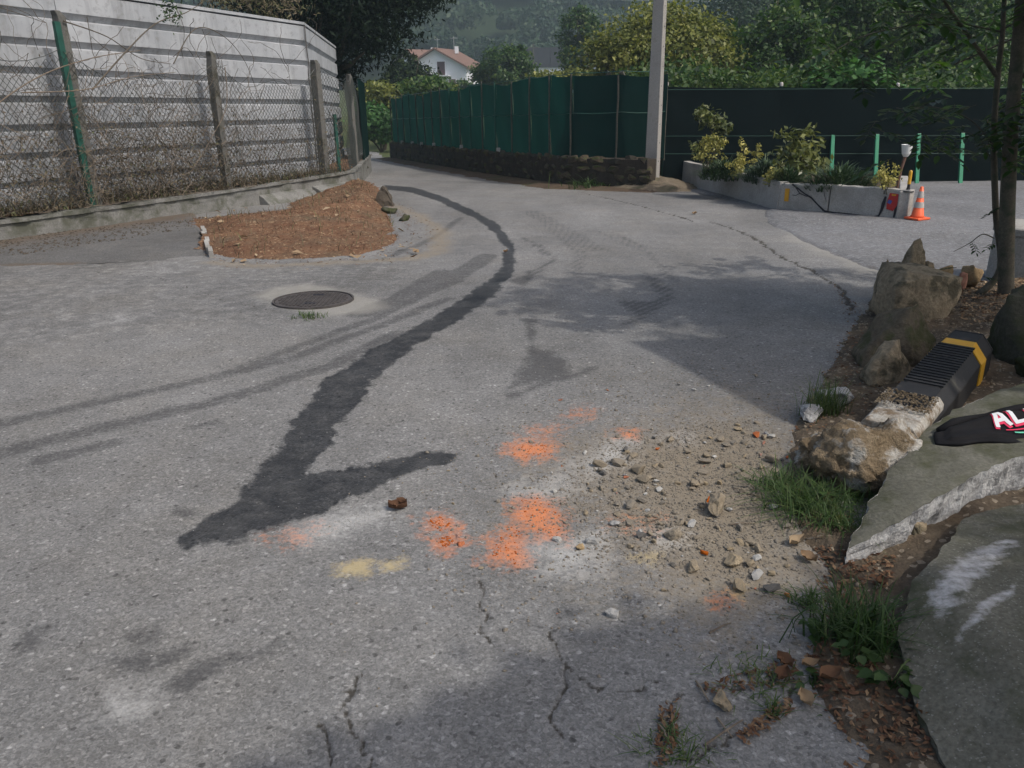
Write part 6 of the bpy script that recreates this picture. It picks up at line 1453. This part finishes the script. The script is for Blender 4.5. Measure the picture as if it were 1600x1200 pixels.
for lab, px, Y, bl, n, mt in (('light green rounded bush where the road turns out of sight', 590, 42, [(582, 188, 60, 46), (600, 205, 40, 40), (570, 210, 30, 30)], 3200, 'lf_bright'), ('yellow-green hedge bush left of the dark pine-like tree', 595, 44, [(590, 150, 60, 40), (575, 170, 30, 30), (612, 150, 40, 40)], 2600, 'lf_yellow'),
        ('small light green bush in front of the white house', 728, 66, [(725, 136, 30, 18)], 700, 'lf_green'), ('pale yellow-green bush below the white house', 700, 62, [(700, 138, 34, 16)], 800, 'lf_yellow'), ('small dark bush beside the white house wall', 677, 64, [(676, 126, 22, 24)], 600, 'lf_green'), ('low yellow-green bush row behind the netting fence', 862, 40, [(860, 124, 80, 14), (900, 118, 60, 16)], 1800, 'lf_yellow'),
        ('dark green bush behind the netting at the bend', 655, 41, [(668, 138, 90, 20)], 1500, 'lf_green'), ('dark shrub mass right behind the yellowing tree', 1105, 24, [(1060, 128, 180, 40), (1160, 132, 120, 30)], 2600, 'lf_green'), ('dark undergrowth bush behind the screen fence', 1270, 22, [(1250, 130, 170, 40), (1420, 140, 200, 40)], 3600, 'lf_green'), ('dark bush at the far right behind the screen fence', 1560, 22, [(1560, 140, 200, 60)], 2600, 'lf_green')):
    c = gpos(px, Y); c[2] = max(c[2], -3)
    t = thing('bush', lab, 'bush', c); B = [blob_px(a, b, Y, w, h) for a, b, w, h in bl]
    m = MB()
    for b, rr in B: m.tube([c, (c + np.array(b)) / 2 + (.1, 0, 0), b], [.06, .04, .02], 5, False)
    m.build('stem', M['bark'], t); crown_mesh(B, n, .16 * (Y / 25) ** .5, M[mt], 'foliage', t, .5, .5, .4, max(30, n // 30), .2)

# ------------------------------------------------------------------ houses across the valley
def house(label, cx, cy, z0, w, d, eave, ridge, rot, gable=True, name='house'):
    """ridge along the local y axis; gable end faces -y"""
    t = thing(name, label, 'house', (cx, cy, z0)); ca, sa = math.cos(rot), math.sin(rot)
    def P(x, y, z): return (cx + x * ca - y * sa, cy + x * sa + y * ca, z0 + z)
    h = w / 2
    mk('wall', [P(-h, -d / 2, 0), P(h, -d / 2, 0), P(h, d / 2, 0), P(-h, d / 2, 0), P(-h, -d / 2, eave), P(h, -d / 2, eave), P(h, d / 2, eave), P(-h, d / 2, eave), P(0, -d / 2, ridge), P(0, d / 2, ridge)],
       [(0, 1, 5, 8, 4), (2, 3, 7, 9, 6), (1, 2, 6, 5), (3, 0, 4, 7)], M['house_white'], t)
    k = (ridge - eave) / h; ov = .5; V = []
    for s in (-1, 1):
        for y in (-d / 2 - .6, d / 2 + .6):
            for (x, z) in ((s * (h + ov), eave - k * ov), (0, ridge)): V += [P(x, y, z + .06), P(x, y, z + .30)]
    F = []
    for b in (0, 8): F += [(b, b + 2, b + 6, b + 4), (b + 1, b + 5, b + 7, b + 3), (b, b + 4, b + 5, b + 1), (b, b + 1, b + 3, b + 2), (b + 4, b + 6, b + 7, b + 5)]
    rf = mk('roof', V, F, M['roof'], t)
    m = MB(); m.box(P(h * .35, d * .05, ridge + .1), (.55, .55, 1.0)); m.build('chimney', M['house_white'], rf)
    m = MB(); m.tube([P(h * .1, d * .3, ridge), P(h * .1, d * .3, ridge + 2.2)], .05, 5); m.tube([P(h * .1 - .6, d * .3, ridge + 1.9), P(h * .1 + .6, d * .3, ridge + 1.9)], .04, 4); m.build('aerial', M['line'], rf)
    def win(x, z, ww, hh, side=False, mt='shutter'):
        m = MB(); y = -d / 2
        c = P(x, y - .06, z) if not side else P(h + .06, x, z)
        a = (ca, sa, 0) if not side else (-sa, ca, 0); b = (-sa, ca, 0) if not side else (ca, sa, 0)
        m.box(c, (ww + .25, .12, hh + .25), a, b); f = m.build('window', M['house_white'], t)
        m = MB(); m.box(c, (ww, .16, hh), a, b); m.build('pane', M[mt], f)
    return t, P, win
hc = at_y(694, 120, 130)
t, P, win = house('large white house with a wide reddish tiled roof across the valley', -9.5, 134, .0, 9.6, 10, 3.4, 5.9, math.radians(-14))
win(.9, 3.3, 1.2, 1.9); win(-2.6, 1.2, 1.0, 1.2); win(2.6, 1.2, 1.0, 1.2); win(-2.5, 1.3, .9, 1.7, True); win(1.2, 1.3, .9, 1.3, True); win(3.6, 1.3, .9, 1.7, True)
m = MB(); m.box(P(-1.2, -5.5, 2.3), (7.0, 1.1, .16), (math.cos(-.244), math.sin(-.244), 0), (-math.sin(-.244), math.cos(-.244), 0)); m.build('balcony_slab', M['house_white'], t)
t, P, win = house('smaller white house with a brown roof half hidden behind the dark tree', -13.6, 146, .6, 6.2, 9, 3.6, 5.6, math.radians(-35))
win(1.2, 3.4, .9, 1.4); win(-1.2, 3.4, .9, 1.4); win(0, 1.3, 1.0, 1.2, True)
sh_ = thing('warehouse', 'long dark-roofed shed with a white front and a green panel across the valley', 'warehouse', (11, 150, .9))
m = MB(); m.box((10.5, 156, 5.1), (17, 12, 3.2)); m.build('roof_cladding', M['shed_dark'], sh_)
for k in range(9): m = MB(); m.box((2.6 + k * 1.95, 149.93, 5.0), (1.88, .14, 2.9)); m.build('cladding_panel', M['shed_dark'], sh_)
m = MB(); m.box((10.8, 155.9, 2.6), (15.6, 11.4, 1.8)); m.build('wall', M['house_white'], sh_)
m = MB(); m.box((9.0, 149.7, 1.0), (9, .3, 1.4)); m.build('green_panel', M['shed_green'], sh_)
t, P, win = house('little white gabled outbuilding beside the green panel', 10.4, 118, -.2, 4.2, 5, 1.7, 3.0, math.radians(12)); win(0, 1.0, .8, .9)
for x, y, h in ((8.8, 110, 7.6), (4.1, 136, 7.5)):
    pt = thing('far_pole', ('thin wooden line pole beside the little white outbuilding', 'thin wooden line pole beside the dark shed')[x < 5], 'utility pole', (x, y, float(gz(y))))
    m = MB(); m.tube([(x, y, float(gz(y))), (x, y, float(gz(y)) + h)], [.16, .11], 7); m.build('shaft', M['wood_stake'], pt)
    m = MB(); m.box((x, y, float(gz(y)) + h - .5), (1.6, .12, .12)); m.build('cross_arm', M['wood_stake'], pt)
for i, ((xa, ya, za), (xb, yb, zb), r, lab) in enumerate((((-40, 96, 14.3), (60, 88, 9.9), .022, 'topmost of the thin power lines crossing the hillside'), ((-40, 96, 13.5), (60, 88, 9.2), .022, 'second thin power line from the top across the hillside'), ((-40, 90, 12.0), (60, 84, 8.0), .02, 'lowest of the thin power lines across the hillside'))):
    m = MB(); m.tube([(xa + (xb - xa) * k / 30, ya + (yb - ya) * k / 30, za + (zb - za) * k / 30 - 1.2 * 4 * (k / 30) * (1 - k / 30)) for k in range(31)], r, 4, False)
    tag(m.build('power_line', M['line'], None, (xa, ya, za)), lab, 'power line')

# forest on the hillside: one far mass of crowns
def forest(name, label, n, xr_, yr_, hmin, hmax, per, leaf, lm):
    r = np.random.RandomState(21); X = r.uniform(*xr_, n); Yv = r.uniform(*yr_, n); zb = hill_z(X, Yv); H = r.uniform(hmin, hmax, n); W = H * r.uniform(.42, .62, n)
    d = r.normal(size=(per, 3)); d /= np.linalg.norm(d, axis=1, keepdims=True); d[:, 2] = np.abs(d[:, 2]) * 1.0 - .25
    Vs, Ts = [], []
    for i in range(n):
        cl = r.normal(size=(9, 3)); cl /= np.linalg.norm(cl, axis=1, keepdims=True); cl[:, 2] = np.abs(cl[:, 2]); k = r.randint(0, 9, per)
        P = cl[k] * .62 + d * .42 * r.uniform(.7, 1.1, (per, 1)); P = P * np.array([W[i], W[i], H[i] * .55]) + np.array([X[i], Yv[i], zb[i] + H[i] * .48])
        nr = d + r.normal(size=(per, 3)) * .5; nr /= np.linalg.norm(nr, axis=1, keepdims=True); a = np.cross(nr, r.normal(size=(per, 3))); a /= np.linalg.norm(a, axis=1, keepdims=True); b = np.cross(nr, a)
        s = leaf * r.uniform(.5, 1.3, (per, 1)); Vs.append(np.stack([P - a * s, P + b * s * .6, P + a * s, P - b * s * .6], 1).reshape(-1, 3)); Ts.append(np.clip(r.uniform(.15, .85) + r.normal(size=per) * .12 + (r.rand(9)[k] - .5) * .25, 0, 1))
    V = np.concatenate(Vs); o = mk(name, V, np.arange(len(V)).reshape(-1, 4), lm, None, (0, 200, 0), tint=np.concatenate(Ts)); return tag(o, label, 'forest', None, 'stuff')
forest('forest', 'dense deciduous forest covering the hazy hillside', 520, (-130, 170), (168, 262), 7, 13, 760, .55, M['lf_hill'])

# ------------------------------------------------------------------ air of the valley
hz = NT('haze_air'); pv = hz.n('ShaderNodeVolumePrincipled'); pv.inputs['Color'].default_value = (.70, .90, 1.0, 1); pv.inputs['Density'].default_value = .0012; pv.inputs['Anisotropy'].default_value = .2
hz.L(pv.outputs[0], hz.out.inputs['Volume'])
bx = MB(); bx.box((0, 175, 58), (1000, 560, 136)); o = bx.build('haze', hz.m); tag(o, None, None, None, 'stuff')
